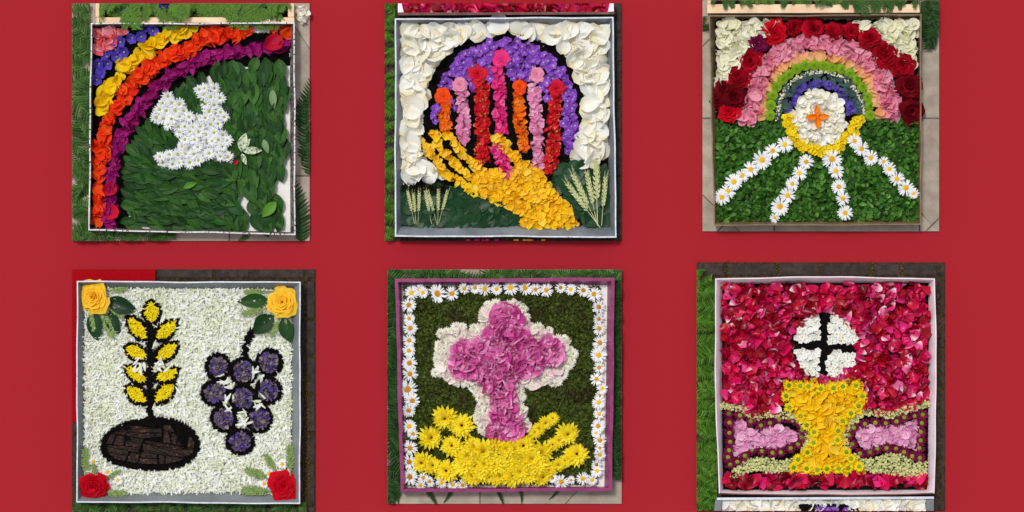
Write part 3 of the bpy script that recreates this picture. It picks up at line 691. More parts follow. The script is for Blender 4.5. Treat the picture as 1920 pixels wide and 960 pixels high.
# ------------------------------------------------------------------ greenery round the trays
def fern(rect, base, tip, mat, label, group, z=.010, zz=.02, k=None):
    k = int(rng.integers(5)) if k is None else k
    A = P(*base, z); B = P(*tip, z); d = B - A; ln = d.length
    M = Matrix.Translation(A) @ Matrix.Rotation(math.atan2(-d.x, d.y), 4, 'Z') @ Matrix.Rotation(rng.normal(0, .02), 4, 'X') @ Matrix.Rotation(rng.normal(0, .22), 4, 'Y') @ Matrix.Diagonal((ln, ln, ln * .6, 1))
    me = clipped(PR['frond'][k], M, rect, mat, 'fern_frond')
    if me: lone('fern_frond', me, label, 'fern', group)
def fernstrip(rect, n, lens, angs, mat, label, group, z0=.008, z1=.026):
    x0, y0, x1, y1 = rect
    for i in range(n):
        q = (i + rng.uniform(.1, .9)) / n
        cx, cy = (rng.uniform(x0, x1), y0 + (y1 - y0) * q) if (y1 - y0) > (x1 - x0) else (x0 + (x1 - x0) * q, rng.uniform(y0, y1))
        L_ = rng.uniform(*lens); a = R(rng.uniform(*angs[int(rng.integers(len(angs)))])); dx, dy = math.cos(a) * L_ / 2, -math.sin(a) * L_ / 2
        fern(rect, (cx - dx, cy - dy), (cx + dx, cy + dy), mat, label, group, rng.uniform(z0, z1))
fernstrip((135.3, 6.3, 169, 451.7), 40, (80, 150), [(-60, 60), (120, 240)], mFern, 'green fern frond along the left side of the white dove tray', 'ferns left of the dove tray')
fernstrip((135.3, 434, 330, 451.7), 14, (70, 120), [(200, 340), (20, 70)], mFern, 'green fern frond below the bottom edge of white dove tray', 'ferns below the dove tray')
for b, t in (((566, 455), (561, 300)), ((583, 330), (556, 190)), ((560, 240), (580, 110)), ((590, 240), (553, 300))):
    fern((554, 60, 580.7, 451.7), b, t, mFernD, 'dark fern frond on pale tiles right of white dove tray', 'ferns right of the dove tray', .009)
fern((420, 440, 480, 451.7), (470, 436), (440, 460), mFern, 'small green fern tip poking out under dove tray edge', None)
fernstrip((721.3, 6.3, 741, 451.7), 34, (50, 90), [(-30, 30), (150, 210)], mFernB, 'bright green fern frond left of the silver hand tray', 'ferns left of the hand tray')
fernstrip((1726, 0.3, 1760.7, 92), 8, (80, 130), [(240, 300)], mFernD, 'dark fern frond on tiles right of the wooden box', 'ferns beside wooden box and cardboard tray')
fernstrip((1317.3, 30, 1331, 62), 3, (40, 60), [(180, 300)], mFernD, 'dark fern frond at the corner of brown cardboard tray', 'ferns at the cardboard tray corner')
fernstrip((135.3, 941, 575, 959.7), 30, (50, 95), [(200, 340), (30, 150)], mFern, 'green fern frond below the grey wheat and grapes tray', 'ferns below the grapes tray')
fernstrip((726.3, 505.3, 1165.7, 526), 30, (70, 130), [(150, 210), (-30, 30), (200, 250)], mFern, 'fern frond above the top edge of magenta tray', 'ferns above the magenta tray')
fernstrip((726.3, 505.3, 752, 944.7), 40, (80, 150), [(60, 120), (240, 300), (150, 210)], mFernD, 'fern frond along the left edge of magenta tray', 'ferns left of the magenta tray')
fernstrip((1147, 520, 1165.7, 900), 26, (70, 130), [(60, 120), (240, 300), (-40, 40)], mFernD, 'fern frond along the right edge of magenta tray', 'ferns right of the magenta tray')
for b, t in (((800, 915), (822, 950)), ((850, 915), (835, 945)), ((930, 915), (950, 950)), ((975, 915), (985, 945)), ((1050, 915), (1035, 940)), ((740, 900), (752, 945))):
    fern((726.3, 918, 1165.7, 944.7), b, t, mFernD, 'dark fern tip lying on pale tile below magenta tray', 'fern tips below the magenta tray', .009)
fernstrip((1306.3, 525, 1345, 957.7), 52, (70, 120), [(-35, 35), (150, 215)], mFernB, 'bright green fern frond left of the pink chalice box', 'ferns left of the chalice box')
fernstrip((1306.3, 505, 1335, 545), 4, (40, 70), [(0, 60)], mFernB, 'small bright fern tip on dark stones near chalice box corner', 'fern tips by the chalice box corner')

# wooden boxes with conifer sprays above trays 1 and 3
def plank(t, pts, z0, z1):
    me = polysheet('plank', pts, z0, z1, m_wood); bm = bmesh.new(); bm.from_mesh(me); bmesh.ops.bevel(bm, geom=bm.edges[:], offset=.0012, segments=1, affect='EDGES'); bm.to_mesh(me); bm.free(); part('plank', me, t)
def conifers(rect, n, lens, label, group, mat, z0=.035, z1=.055, angs=(200, 340), kind='thuja', ylo=None):
    for i in range(n):
        q = (i + rng.uniform(0, 1)) / n; x = rect[0] + (rect[2] - rect[0]) * q; y = rng.uniform(rect[1] - 20, rect[1] + 12 if ylo is None else ylo); L_ = rng.uniform(*lens); a = R(rng.uniform(*angs))
        A = P(x, y, rng.uniform(z0, z1)); ln = L_ * S
        M = Matrix.Translation(A) @ Matrix.Rotation(a - math.pi / 2, 4, 'Z') @ Matrix.Rotation(rng.normal(-.15, .1), 4, 'X') @ Matrix.Diagonal((ln, ln, ln * .6, 1))
        me = clipped(PR[kind][int(rng.integers(4))], M, rect, mat, 'conifer_spray')
        if me: lone('conifer_spray', me, label, 'conifer', group)
t = thing('wooden_box', 'pale pine box filled with conifer sprays above dove tray', 'box', P(360, 25, .007))
plank(t, [(181, 32.5), (552, 32.5), (552, 43), (181, 43)], .0075, .04); plank(t, [(540, 6.4), (551.5, 6.4), (551.5, 32), (540, 32)], .0075, .041); plank(t, [(179.5, 6.4), (187, 6.4), (187, 32), (179.5, 32)], .0075, .0395)
part('floor', polysheet('floor', [(188, 6.4), (539, 6.4), (539, 32), (188, 32)], .0078, .018, m_soil), t)
conifers((186, 6.4, 545, 56), 38, (26, 50), 'bright green conifer spray spilling out of pine box above dove tray', 'conifer sprays above the dove tray', mThu)
conifers((186, 6.4, 540, 33), 26, (30, 50), 'dark green conifer spray inside pine box above dove tray', 'dark conifer sprays above the dove tray', mThuD, .022, .035, (0, 360), ylo=30)
its = [item(5, x, y, rng.uniform(.05, .058), 9, None, .5) for x, y in scatter(prect(280, 7, 338, 13), 6)]
fill_thing('blue_flowers', 'cluster of deep blue florets among conifers above dove tray', 'flowers', [(k, M, r) for k, M, r in its if M.translation.y < P(0, 11, .05).y], 'floret', mBlue, 'floret')
its = [i for i in bed_items(prect(560, 12, 574, 42), 7, 16, .012, .03, 'ruffle', .5)]
fill_thing('white_petal_cluster', 'small heap of cream petals beside the pine box above dove tray', 'petals', its, 'ruffle', mW, 'petal')
t = thing('wooden_box', 'pale pine box of conifer sprays above rose rainbow tray', 'box', P(1525, 8, .007))
plank(t, [(1326, 8), (1723, 8), (1725, 24), (1326, 25)], .0075, .046); plank(t, [(1326, .4), (1333, .4), (1333, 7.6), (1326, 7.6)], .0075, .044)
part('floor', polysheet('floor', [(1334, .4), (1722, .4), (1722, 7.6), (1334, 7.6)], .0078, .03, m_soil), t)
conifers((1334, .4, 1724, 40), 56, (9, 20), 'green conifer spray spilling over pine box above rose rainbow', 'conifer sprays above the rose rainbow', mThuD, .05, .06, ylo=4)
conifers((1334, .4, 1724, 9), 40, (20, 36), 'low conifer spray inside pine box above rose rainbow', 'low conifer sprays above the rose rainbow', mThu, .04, .05, (0, 360), ylo=6)
conifers((1600, .4, 1690, 42), 4, (26, 42), 'long dark conifer spray hanging over pine box edge above roses', 'long conifer sprays above the rose rainbow', mThuD, .055, .062, (250, 300), ylo=0)

# ------------------------------------------------------------------ tray 1: dove under a rainbow
coral = A1([(122, 118), (272, 112), (215, 145), (165, 190), (134, 212), (122, 214)])
yel = smooth(A1([(505, 112), (440, 130), (390, 150), (330, 190), (285, 230), (235, 272), (195, 320), (170, 360), (140, 425)]))
ora = smooth(A1([(705, 118), (640, 140), (560, 140), (520, 170), (440, 212), (370, 242), (310, 285), (270, 325), (235, 385), (190, 440), (154, 510), (148, 590), (136, 660), (134, 740), (132, 830), (130, 872)]))
mag = smooth(A1([(868, 180), (800, 190), (730, 195), (640, 207), (560, 228), (480, 268), (420, 302), (355, 350), (312, 410), (260, 475), (220, 550), (195, 620), (186, 700), (180, 780), (178, 868)]))
soil_poly = A1([(110, 106), (880, 106), (878, 240), (780, 244), (700, 244), (610, 258), (545, 288), (485, 332), (432, 375), (352, 445), (302, 505), (265, 562), (242, 625), (236, 700), (236, 896), (108, 890)])
white_gap = A1([(705, 100), (815, 100), (810, 132), (720, 132)])
soil('black soil bed under the petal rainbow of dove tray', minus(union(inpoly(soil_poly), band(soil_poly[2:-1], 14)), inpoly(white_gap)), 2.9, .0125, size=4.6)
dove = A1([(525, 325), (560, 318), (610, 345), (622, 375), (615, 400), (635, 435), (630, 465), (615, 500), (652, 545), (662, 600), (650, 622), (600, 635), (570, 625), (530, 655), (480, 652), (440, 662), (400, 655), (365, 630), (352, 608), (375, 604), (420, 602), (440, 570), (455, 548), (430, 530), (395, 505), (370, 470), (340, 460), (345, 440), (370, 385), (400, 372), (430, 380), (460, 410), (470, 435), (495, 450), (525, 445), (545, 430), (535, 400), (525, 370)])
soil('black soil showing round the white flower dove', union(band(A1([(345, 585), (440, 580)]), 14), band(A1([(480, 440), (530, 400), (525, 360)]), 18), band(A1([(630, 480), (665, 560), (670, 635), (540, 655)]), 12), band(A1([(345, 475), (430, 545)]), 12)), 2.9, .0135)
fill_thing('petal_corner', 'heap of coral pink petals in the corner of dove tray', 'petals', bed_items(inpoly(coral), 9, 24, Z0, Z0 + .008, 'rosepetal', .5), 'rosepetal', mCoral, 'petal')
Q1 = View(130, 0, 4)
for x, y in Q1([(550, 218), (625, 232), (540, 275), (475, 282), (385, 315), (345, 370), (410, 390), (355, 425), (285, 425), (290, 478), (225, 478), (205, 525), (240, 548), (205, 598)]):
    bloom('bellflower', 'violet bellflower in the rainbow arc of dove tray', 'flower', x, y, 27, 'bell', mBell, mEyeP, .14, Z0 + .001, 'violet bellflowers of the rainbow', .3)
def arcrot(path, off=0, spread=.6):
    pp = np.array([p[:2] for p in path])
    def f(x, y):
        i = int(np.argmin(((pp - (x, y)) ** 2).sum(1))); i = min(max(i, 1), len(pp) - 2); d = pp[i + 1] - pp[i - 1]
        return math.atan2(-d[1], d[0]) - math.pi / 2 + off + rng.normal(0, spread)
    return f
fill_thing('petal_arc', 'arc of overlapping bright yellow petals in the rainbow', 'petals', bed_items(band(yel, 15), 9, 25, Z0, Z0 + .008, 'bigpetal', .3), 'bigpetal', mYel, 'petal')
fill_thing('petal_arc', 'arc of orange red geranium petals in the rainbow', 'petals', bed_items(union(band(ora[:34], 19), band(ora[30:], 12), band(A1([(152, 560), (152, 600)]), 26), band(A1([(830, 114), (875, 128)]), 8)), 8, 21, Z0, Z0 + .010, 'ruffle', .35), 'ruffle', mOr, 'petal')
fill_thing('petal_arc', 'inner arc of dark magenta peony petals in the rainbow', 'petals', bed_items(band(mag, 15), 7.5, 27, Z0, Z0 + .010, 'longpetal', .35, arcrot(mag, 0, .8)), 'longpetal', mMag, 'petal')
for (x, y), d, lb in zip(A1([(820, 168), (180, 742), (187, 832), (672, 636)]), (36, 28, 30, 9), ('big crimson petal at the right end of magenta arc', 'crimson petal on the lower magenta arc', 'crimson petal at the foot of the magenta arc', 'tiny red petal below the variegated sprig')):
    it = item(1, x, y, Z0 + .012, d, 1.9, .1); tag(part('loose_petal', shared('bigpetal0', PR['bigpetal'][0], mRedP), None, it[1]), lb, 'petal')
leafreg = minus(inpoly(A1([(860, 248), (780, 250), (700, 250), (620, 262), (555, 292), (495, 338), (445, 380), (362, 450), (312, 510), (275, 568), (252, 630), (246, 700), (240, 885), (400, 888), (855, 888), (864, 500)])), inpoly(dove))
gaps = A1([(712, 280, 24), (720, 395, 20), (663, 352, 16), (836, 728, 30), (706, 748, 16), (700, 806, 18), (722, 838, 18), (815, 780, 18), (878, 300, 20), (880, 690, 26), (862, 888, 16), (882, 560, 14)])
gp = [ell(x, y, r * 1.05, r * 1.5) for x, y, r in gaps]
def leafrot(x, y):
    u = (x - 120) * 2.0875; v = y * 2.0875
    if u > 640: a = R(-78 + rng.normal(0, 18))
    elif v > 620: a = R(-24 + rng.normal(0, 14))
    elif u < 420: a = R(-38 + rng.normal(0, 14))
    else: a = R(-75 + rng.normal(0, 20))
    return a - math.pi / 2
its = []
for x, y in scatter(minus(leafreg, *gp), 13.5, .35):
    u = (x - 120) * 2.0875; L_ = rng.uniform(34, 46); rz = leafrot(x, y)
    z = Z0 + .001 + .006 * rng.uniform() + (0.004 * (1 - (y - 100) / 350))
    M = Matrix.Translation(P(x, y, z)) @ Matrix.Rotation(rz, 4, 'Z') @ Matrix.Rotation(R(5) + rng.normal(0, .05), 4, 'X') @ Matrix.Rotation(rng.normal(0, .12), 4, 'Y') @ Matrix.Diagonal((L_ * S * (1.25 if u > 640 else .92), L_ * S, L_ * S, 1))
    its.append((int(rng.integers(4)), M, z))
lb = fill_thing('leaf_bed', 'bed of overlapping dark green leaves round the white dove', 'leaves', its, 'leaf', mLeaf, 'leaf')
for a, b, w_, m_ in ((A1([(815, 350)])[0], A1([(822, 425)])[0], 1.0, mLeafP), (A1([(780, 545)])[0], A1([(800, 600)])[0], 1.1, mLeafP), (A1([(830, 790)])[0], A1([(775, 850)])[0], 1.3, mLeafL), (A1([(465, 735)])[0], A1([(520, 715)])[0], 1, mLeafL)):
    tag(part('leaf', shared('leaf1', PR['leaf'][1], m_), lb, oriented('leaf', 1, a, b, w_, Z0 + .016)), 'light green leaf among darker ones')
for a, b in (((490, 450), (470, 320)), ((510, 440), (515, 340)), ((470, 430), (440, 340))):
    a, b = A1([a, b]); part('leaf', shared('leaf2', PR['leaf'][2], mLeaf), lb, oriented('leaf', 2, a, b, 1.25, Z0 + .004))
def inset_pts(reg, sp, jit): return scatter(reg, sp, jit)
dv = thing('flower_dove', 'white dove made of chrysanthemum heads flying under the rainbow', 'dove', P(*A1([(520, 520)])[0], Z0))
for x, y in scatter(inpoly(dove), 16, .22):
    bloom('flower', None, None, x, y, rng.uniform(24, 29), 'mum', mMumW, mEyeP, .24, Z0 + .010 + rng.uniform(0, .008), None, .24, parent=dv)
sp = thing('leaf_sprig', 'variegated green and white sprig at the beak of the dove', 'sprig', P(*A1([(690, 595)])[0], Z0 + .01))
for a, b, w_ in (((692, 592), (710, 520), 1.15), ((700, 590), (775, 588), .9), ((696, 600), (714, 645), .9), ((696, 588), (728, 542), .9)):
    a, b = A1([a, b]); part('leaf', shared('leaf0', PR['leaf'][0], mVar), sp, oriented('leaf', 0, a, b, w_, Z0 + .018))
a, b = A1([(635, 642), (694, 592)]); part('stem', shared('strip0', PR['strip'][0], mStem), sp, oriented('strip', 0, a, b, .25, Z0 + .018))

# ------------------------------------------------------------------ tray 2: hand with seven candles
QL = View(715, 220, 4); QR = View(935, 220, 4)
wbed = A2([(128, 112), (300, 108), (470, 98), (560, 98), (720, 108), (895, 112), (903, 350), (900, 600), (860, 622), (790, 622), (790, 605), (828, 560), (846, 470), (840, 370), (800, 255), (722, 162), (640, 126), (560, 116), (470, 116), (385, 128), (310, 160), (255, 220), (208, 295), (182, 400), (178, 490), (160, 545), (175, 610), (222, 665), (262, 698), (200, 708), (128, 690), (122, 640), (128, 500), (126, 300)])
soil2 = A2([(175, 545), (198, 490), (200, 400), (228, 300), (272, 235), (325, 176), (395, 138), (480, 118), (545, 118), (625, 132), (712, 175), (783, 260), (824, 370), (830, 470), (812, 560), (765, 645), (870, 640), (918, 615), (918, 655), (700, 690), (835, 882), (570, 888), (520, 830), (400, 770), (310, 748), (122, 745), (122, 700), (300, 705), (195, 605)])
soil('black soil outlining the purple disc and the yellow hand', union(inpoly(soil2), inpoly(A2([(122, 748), (300, 752), (375, 768), (470, 812), (555, 868), (555, 876), (122, 872)])), inpoly(A2([(702, 702), (770, 662), (915, 658), (918, 876), (850, 878), (785, 800)]))), 3.1, .0125, size=4.8)
fill_thing('petal_bed', 'wide bed of cream white rose petals round the purple disc', 'petals', bed_items(inpoly(wbed), 13, 36, Z0 + .001, Z0 + .014, 'bigpetal', .32), 'bigpetal', mW, 'petal')
cols2 = [  # head x, y, diameter, head material, path, width, petal material, words
 ((275, 378, 62), mOO, [(282, 415), (278, 460), (280, 508)], 46, mOrC, 'orange', 'beside the yellow fingers'),
 ((340, 332, 60), mPP, [(345, 372), (350, 450), (355, 542)], 50, mPkL, 'pale pink', 'between orange and red columns'),
 ((410, 290, 72), mRR, [(424, 330), (424, 480), (428, 625)], 52, mRdY, 'red', 'long, ending above the fingers'),
 ((498, 232, 70), mHP, [(488, 272), (496, 400), (500, 508)], 46, mPkH, 'hot pink', 'tallest, in the middle of the disc'),
 ((574, 340, 54), mOO, [(568, 376), (572, 470), (588, 572)], 44, mOrC, 'orange', 'right above the thumb'),
 ((640, 293, 62), mPP, [(630, 345), (640, 500), (648, 645)], 46, mPkL, 'pale pink', 'between orange and red, right of thumb'),
 ((717, 347, 66), mRR, [(716, 388), (704, 500), (706, 570), (690, 655)], 52, mRdY, 'red', 'beside the trailing purple florets'),
]
regs = []
for hd, hm, path, wd, pm, c_, wh in cols2:
    pth = A2(path); regs += [band(pth, wd / 2.0875 + 5), ell(*A2([hd[:2]])[0], 17, 17)]
disc = A2([(234, 485), (234, 405), (252, 332), (300, 257), (357, 202), (433, 168), (520, 150), (597, 163), (682, 210), (742, 270), (778, 335), (792, 385), (790, 440), (797, 520), (785, 592), (748, 592), (742, 500), (742, 425), (680, 405), (660, 335), (600, 345), (545, 385), (528, 262), (468, 270), (455, 335), (392, 392), (372, 345), (322, 425), (262, 405), (252, 485)])
fill_thing('floret_disc', 'dome of small purple florets behind the candle columns', 'flowers', bed_items(minus(inpoly(disc), *regs), 8.6, 17, Z0, Z0 + .008, 'floret', .4), 'floret', mPur, 'floret', limit=300)
for (hx, hy, hd), hm, path, wd, pm, c_, wh in cols2:
    fill_thing('petal_column', '%s petal column %s' % (c_, wh), 'petals', bed_items(band(smooth(A2(path)), wd / 2.0875 * .8), 6, 14.5, Z0, Z0 + .009, 'rosepetal', .5), 'rosepetal', pm, 'petal')
    x, y, d = A2([(hx, hy, hd)])[0]; rose('small %s rose on the column %s' % (c_, wh), x, y, d * 1.02, hm, Z0 + .006, flat=.6)
fill_thing('petal_column', 'short hot pink petal column between thumb and fingers', 'petals', bed_items(band(A2([(485, 580), (525, 678)]), 20), 6.5, 15, Z0, Z0 + .009, 'rosepetal', .5), 'rosepetal', mPkH, 'petal')
palm = QL([(700, 450), (720, 375), (800, 395), (880, 400), (955, 450)]) + QR([(100, 440), (110, 350), (220, 330), (330, 440), (420, 560), (520, 650), (592, 770), (590, 825), (180, 830), (160, 730), (100, 700), (0, 650)]) + QL([(800, 610), (740, 560)])
hand = union(inpoly(palm), band(QL([(395, 110), (425, 205), (500, 290), (580, 375), (660, 440), (740, 490)]), 10), band(QL([(315, 195), (370, 270), (425, 355), (500, 430), (600, 500), (720, 570)]), 11),
             band(QL([(500, 135), (560, 220), (640, 310), (720, 370), (800, 420)]), 9.5), band(QR([(-25, 165), (20, 165), (60, 230), (130, 300), (170, 390)]), 15))
fill_thing('petal_hand', 'open yellow hand made of golden petals', 'hand', bed_items(hand, 6.6, 15.5, Z0 + .001, Z0 + .011, 'rosepetal', .4), 'rosepetal', mHand, 'petal')
gl = A2([(122, 748), (300, 752), (375, 768), (470, 812), (555, 868), (555, 882), (122, 876)]); gr = A2([(702, 702), (770, 662), (915, 658), (920, 878), (850, 882), (785, 800)])
fill_thing('leaf_bed', 'dark glossy round leaves under the wheat stalks left of wrist', 'leaves', bed_items(inpoly(gl), 13, 36, Z0 + .001, Z0 + .006, 'flatleaf', .1), 'flatleaf', mGalax, 'leaf')
fill_thing('leaf_bed', 'dark glossy round leaves under the wheat fan right of wrist', 'leaves', bed_items(inpoly(gr), 17, 42, Z0 - .001, Z0 + .006, 'flatleaf', .1), 'flatleaf', mGalax, 'leaf')
its = [(PR['strip'][0], oriented('strip', 0, (x, y), (x + rng.normal(0, 2), y + rng.uniform(10, 18)), .25, Z0 + .012, Z0 + .010)) for x, y in scatter(band(A2([(122, 718), (290, 728)]), 8), 2.2, .5)]
o = lone('soil_fringe', to_mesh('soil_fringe', merged(its), m_soil), 'fringe of black bristles above the left wheat stalks', 'bristles'); o['kind'] = 'stuff'
for V_, lst, lab, g in ((QL, [((195, 545), (250, 800)), ((238, 560), (262, 805)), ((284, 545), (276, 805)), ((326, 545), (378, 800)), ((345, 545), (420, 805)), ((428, 535), (424, 805)), ((497, 545), (432, 790))], 'pale wheat stalk on dark leaves left of the yellow hand', 'wheat stalks left of the hand'),
                     (QR, [((505, 490), (762, 828)), ((550, 420), (745, 812)), ((655, 400), (738, 800)), ((728, 300), (742, 812)), ((800, 440), (772, 812))], 'pale wheat stalk in the fan right of the yellow hand', 'wheat fan right of the hand')):
    for tp, bs in lst:
        a, b = V_([bs, tp]); k = int(rng.integers(4))
        o = part('wheat_stalk', shared('spike%d' % k, PR['spike'][k], mWheat), None, oriented('spike', k, a, b, .8, Z0 + .010)); tag(o, lab, 'wheat', g)
# next tray above: red petals in a white box; slips of petals below
t = thing('flower_tray', 'end of a pale pink cardboard box of red petals above hand tray', 'tray', P(948, 15, .007))
part('wall', polysheet('wall', A2([(96, 50), (944, 46), (944, 56), (96, 60)]), .0075, .045, m_corr), t)
part('wall', polysheet('wall', [(746, 6.4), (753, 6.4), (757, 23), (746, 23.5)], .0075, .0445, m_pinkbox), t); part('wall', polysheet('wall', [(1143, 6.4), (1151, 6.4), (1151, 21.5), (1140, 22)], .0075, .0445, m_pinkbox), t)
part('floor', polysheet('floor', [(753.5, 6.4), (1142, 6.4), (1139, 21), (757.5, 22)], .0078, .012, m_soil), t)
def halfbed(rect, sp, size, z0, z1, proto, mat, name, label, tilt=.4):
    t = None; ob = []
    for k, M, _ in bed_items(prect(*rect), sp, size, z0, z1, proto, tilt):
        me = clipped(PR[proto][k], M, rect, mat, 'petal')
        if me: ob.append(me)
    t = thing(name, label, 'petals', P((rect[0] + rect[2]) / 2, (rect[1] + rect[3]) / 2, z0))
    for me in ob: part('petal', me, t)
    return t
halfbed((754, 6.4, 1143, 24), 8, 22, .02, .034, 'rosepetal', mRed6, 'petal_bed', 'strip of red and pink petals in box above the hand tray')
halfbed((875, 448.5, 935, 451.7), 6, 12, .012, .016, 'rosepetal', mPkH, 'petal_strip', 'thin row of pink petals below the hand tray')
halfbed((936, 448.5, 1030, 451.7), 6, 12, .012, .016, 'rosepetal', mHand, 'petal_strip', 'thin row of yellow petals below the hand tray')

# ------------------------------------------------------------------ tray 3: rose rainbow, white host, daisy rays
soil('dark soil under the flower rainbow in cardboard tray', inpoly(A3([(90, 80), (876, 80), (876, 500), (92, 500)])), 3.6, .0115, size=5.5)
fill_thing('petal_corner', 'cream hydrangea petals in the corner beside the plum rose', 'petals', bed_items(inpoly(A3([(104, 92), (340, 92), (300, 115), (255, 150), (210, 190), (170, 240), (130, 290), (108, 340), (102, 350)])), 9, 24, Z0, Z0 + .016, 'ruffle', .4), 'ruffle', mIv, 'petal')
fill_thing('petal_corner', 'cream hydrangea petals in the corner above the darkest roses', 'petals', bed_items(inpoly(A3([(540, 90), (858, 90), (862, 268), (820, 230), (760, 170), (690, 120), (600, 100)])), 9, 24, Z0, Z0 + .016, 'ruffle', .4), 'ruffle', mIv, 'petal')
def arc(p): return smooth(A3(p))
pinkp = arc([(215, 462), (235, 390), (242, 330), (270, 262), (320, 217), (390, 182), (450, 167), (530, 172), (600, 192), (650, 212), (690, 252), (735, 302), (765, 372), (778, 440)])
aprp = arc([(266, 455), (272, 390), (298, 320), (335, 272), (385, 240), (450, 220), (520, 222), (590, 240), (645, 270), (690, 320), (716, 385), (735, 452)])
fill_thing('petal_arc', 'arc of pale pink carnation petals under the roses', 'petals', bed_items(band(pinkp, 26), 7.4, 20, Z0 + .001, Z0 + .014, 'ruffle', .5), 'ruffle', mPkC, 'petal')
def outrot(x, y): return math.atan2(-(y - A3([(0, 455)])[0][1]), x - A3([(495, 0)])[0][0]) - math.pi / 2 + rng.normal(0, .25)
fill_thing('petal_arc', 'arc of apricot rose petals between pink petals and lime pompons', 'petals', bed_items(band(aprp, 8), 7.5, 21, Z0 + .004, Z0 + .010, 'rosepetal', .3, outrot), 'rosepetal', mApr, 'petal')
for x, y in A3([(300, 452), (303, 412), (310, 373), (325, 340), (348, 312), (372, 290), (403, 270), (437, 257), (472, 254), (508, 257), (543, 264), (577, 270), (612, 287), (637, 311), (660, 342), (679, 379), (688, 414), (690, 452)]):
    pk_ = globals().get('pk_', -1) + 1
    it = item(3, x, y, Z0 + .007, 20.5, None, .15, zs=1.1); tag(part('pompon_flower', shared('button%d' % it[0], PR['button'][it[0]], mPom), None, it[1]), '%s lime green pompon of the arc counted from the bright crimson rose' % ORD[pk_], 'flower', 'lime pompons of the arc')
cr = arc([(328, 470), (335, 400), (360, 345), (400, 305), (470, 280), (530, 280), (590, 305), (635, 345), (662, 400), (668, 460)])
o = lone('cream_bits', to_mesh('cream_bits', merged([(PR['crumb'][i[0]], i[1]) for i in bed_items(band(cr, 7), 3.4, 5.5, Z0 + .005, Z0 + .009, 'crumb', 1)]), mCrm, True), 'thin line of cream crumbs inside the lime pompon arc', 'crumbs'); o['kind'] = 'stuff'
gy = arc([(345, 474), (352, 410), (377, 352), (417, 312), (480, 292), (550, 302), (600, 332), (640, 382), (652, 430), (655, 460)])
fill_thing('sprig_arc', 'arc of blue grey conifer sprigs inside the lime pompons', 'sprigs', bed_items(band(gy, 12), 5.2, 14, Z0 + .001, Z0 + .006, 'sprig', .3), 'sprig', mGrey, 'sprig', limit=200)
vp = arc([(377, 442), (386, 392), (412, 352), (450, 332), (520, 330), (570, 350), (604, 390), (617, 440)])
fill_thing('floret_arc', 'arc of violet florets hugging the white disc', 'flowers', bed_items(band(vp, 12), 6.2, 13, Z0 + .002, Z0 + .008, 'floret', .5), 'floret', mVio, 'floret')
cx, cy = A3([(492, 460)])[0]
yp = arc([(368, 468), (385, 520), (420, 570), (480, 594), (540, 588), (590, 555), (625, 510), (645, 472)])
fill_thing('floret_arc', 'crescent of small yellow florets under the white disc', 'flowers', bed_items(band(yp, 19), 6.4, 13, Z0 + .010, Z0 + .016, 'floret', .35), 'floret', mYf, 'floret')
fill_thing('petal_disc', 'round white disc of ivory petals with orange flower', 'petals', bed_items(ell(cx, cy, 48, 50), 6.4, 16, Z0 + .006, Z0 + .016, 'bigpetal', .4), 'bigpetal', mW, 'petal')
fx, fy = A3([(485, 457)])[0]
t = thing('orange_flower', 'four petalled orange flower in the centre of the white disc', 'flower', P(fx, fy, Z0 + .02))
for dx, dy in ((1, 0), (-1, .08), (.05, 1), (-.05, -1)):
    part('petal', shared('bigpetal1', PR['bigpetal'][1], mOrF), t, oriented('bigpetal', 1, (fx + dx * 1, fy + dy * 1), (fx + dx * 22, fy + dy * 22), .66, Z0 + .022, Z0 + .024))
bx = minus(inpoly(A3([(84, 474), (350, 472), (380, 520), (420, 565), (480, 590), (540, 585), (600, 550), (650, 470), (878, 466), (880, 864), (92, 866)])), ell(cx, cy, 40, 42))
fill_thing('leaf_bed', 'bed of small green box leaves under the daisy rays', 'leaves', bed_items(bx, 4.9, 12.5, Z0 - .003, Z0 + .009, 'boxleaf', .55, var=.3), 'boxleaf', mBox, 'leaf')
for ri, (wh, lst) in enumerate((('eight daisy ray towards the bright crimson rose corner', [(357, 566, 62), (311, 592, 60), (268, 626, 74), (224, 664, 62), (192, 687, 52), (158, 712, 66), (136, 748, 60), (112, 772, 60)]),
   ('ray of six daisies', [(442, 633, 58), (416, 678, 56), (387, 720, 52), (368, 765, 62), (338, 808, 72), (318, 852, 40)]), ('ray of five daisies', [(543, 622, 74), (557, 670, 62), (569, 731, 58), (585, 777, 54), (594, 833, 60)]),
   ('eight daisy ray towards the dark crimson rose side', [(630, 553, 58), (657, 582, 60), (694, 618, 58), (745, 632, 42), (767, 662, 54), (796, 700, 58), (831, 735, 66), (862, 757, 42)]))):
    for di, (x, y, d) in enumerate(A3(lst)):
        bloom('daisy', '%s daisy from the disc in the %s' % (ORD[di], wh), 'daisy', x, y, d * 1.08, 'daisy', mDaisy, mEyeY, .34, Z0 + .014 + rng.uniform(0, .004), 'daisies of the %s' % wh, .14)
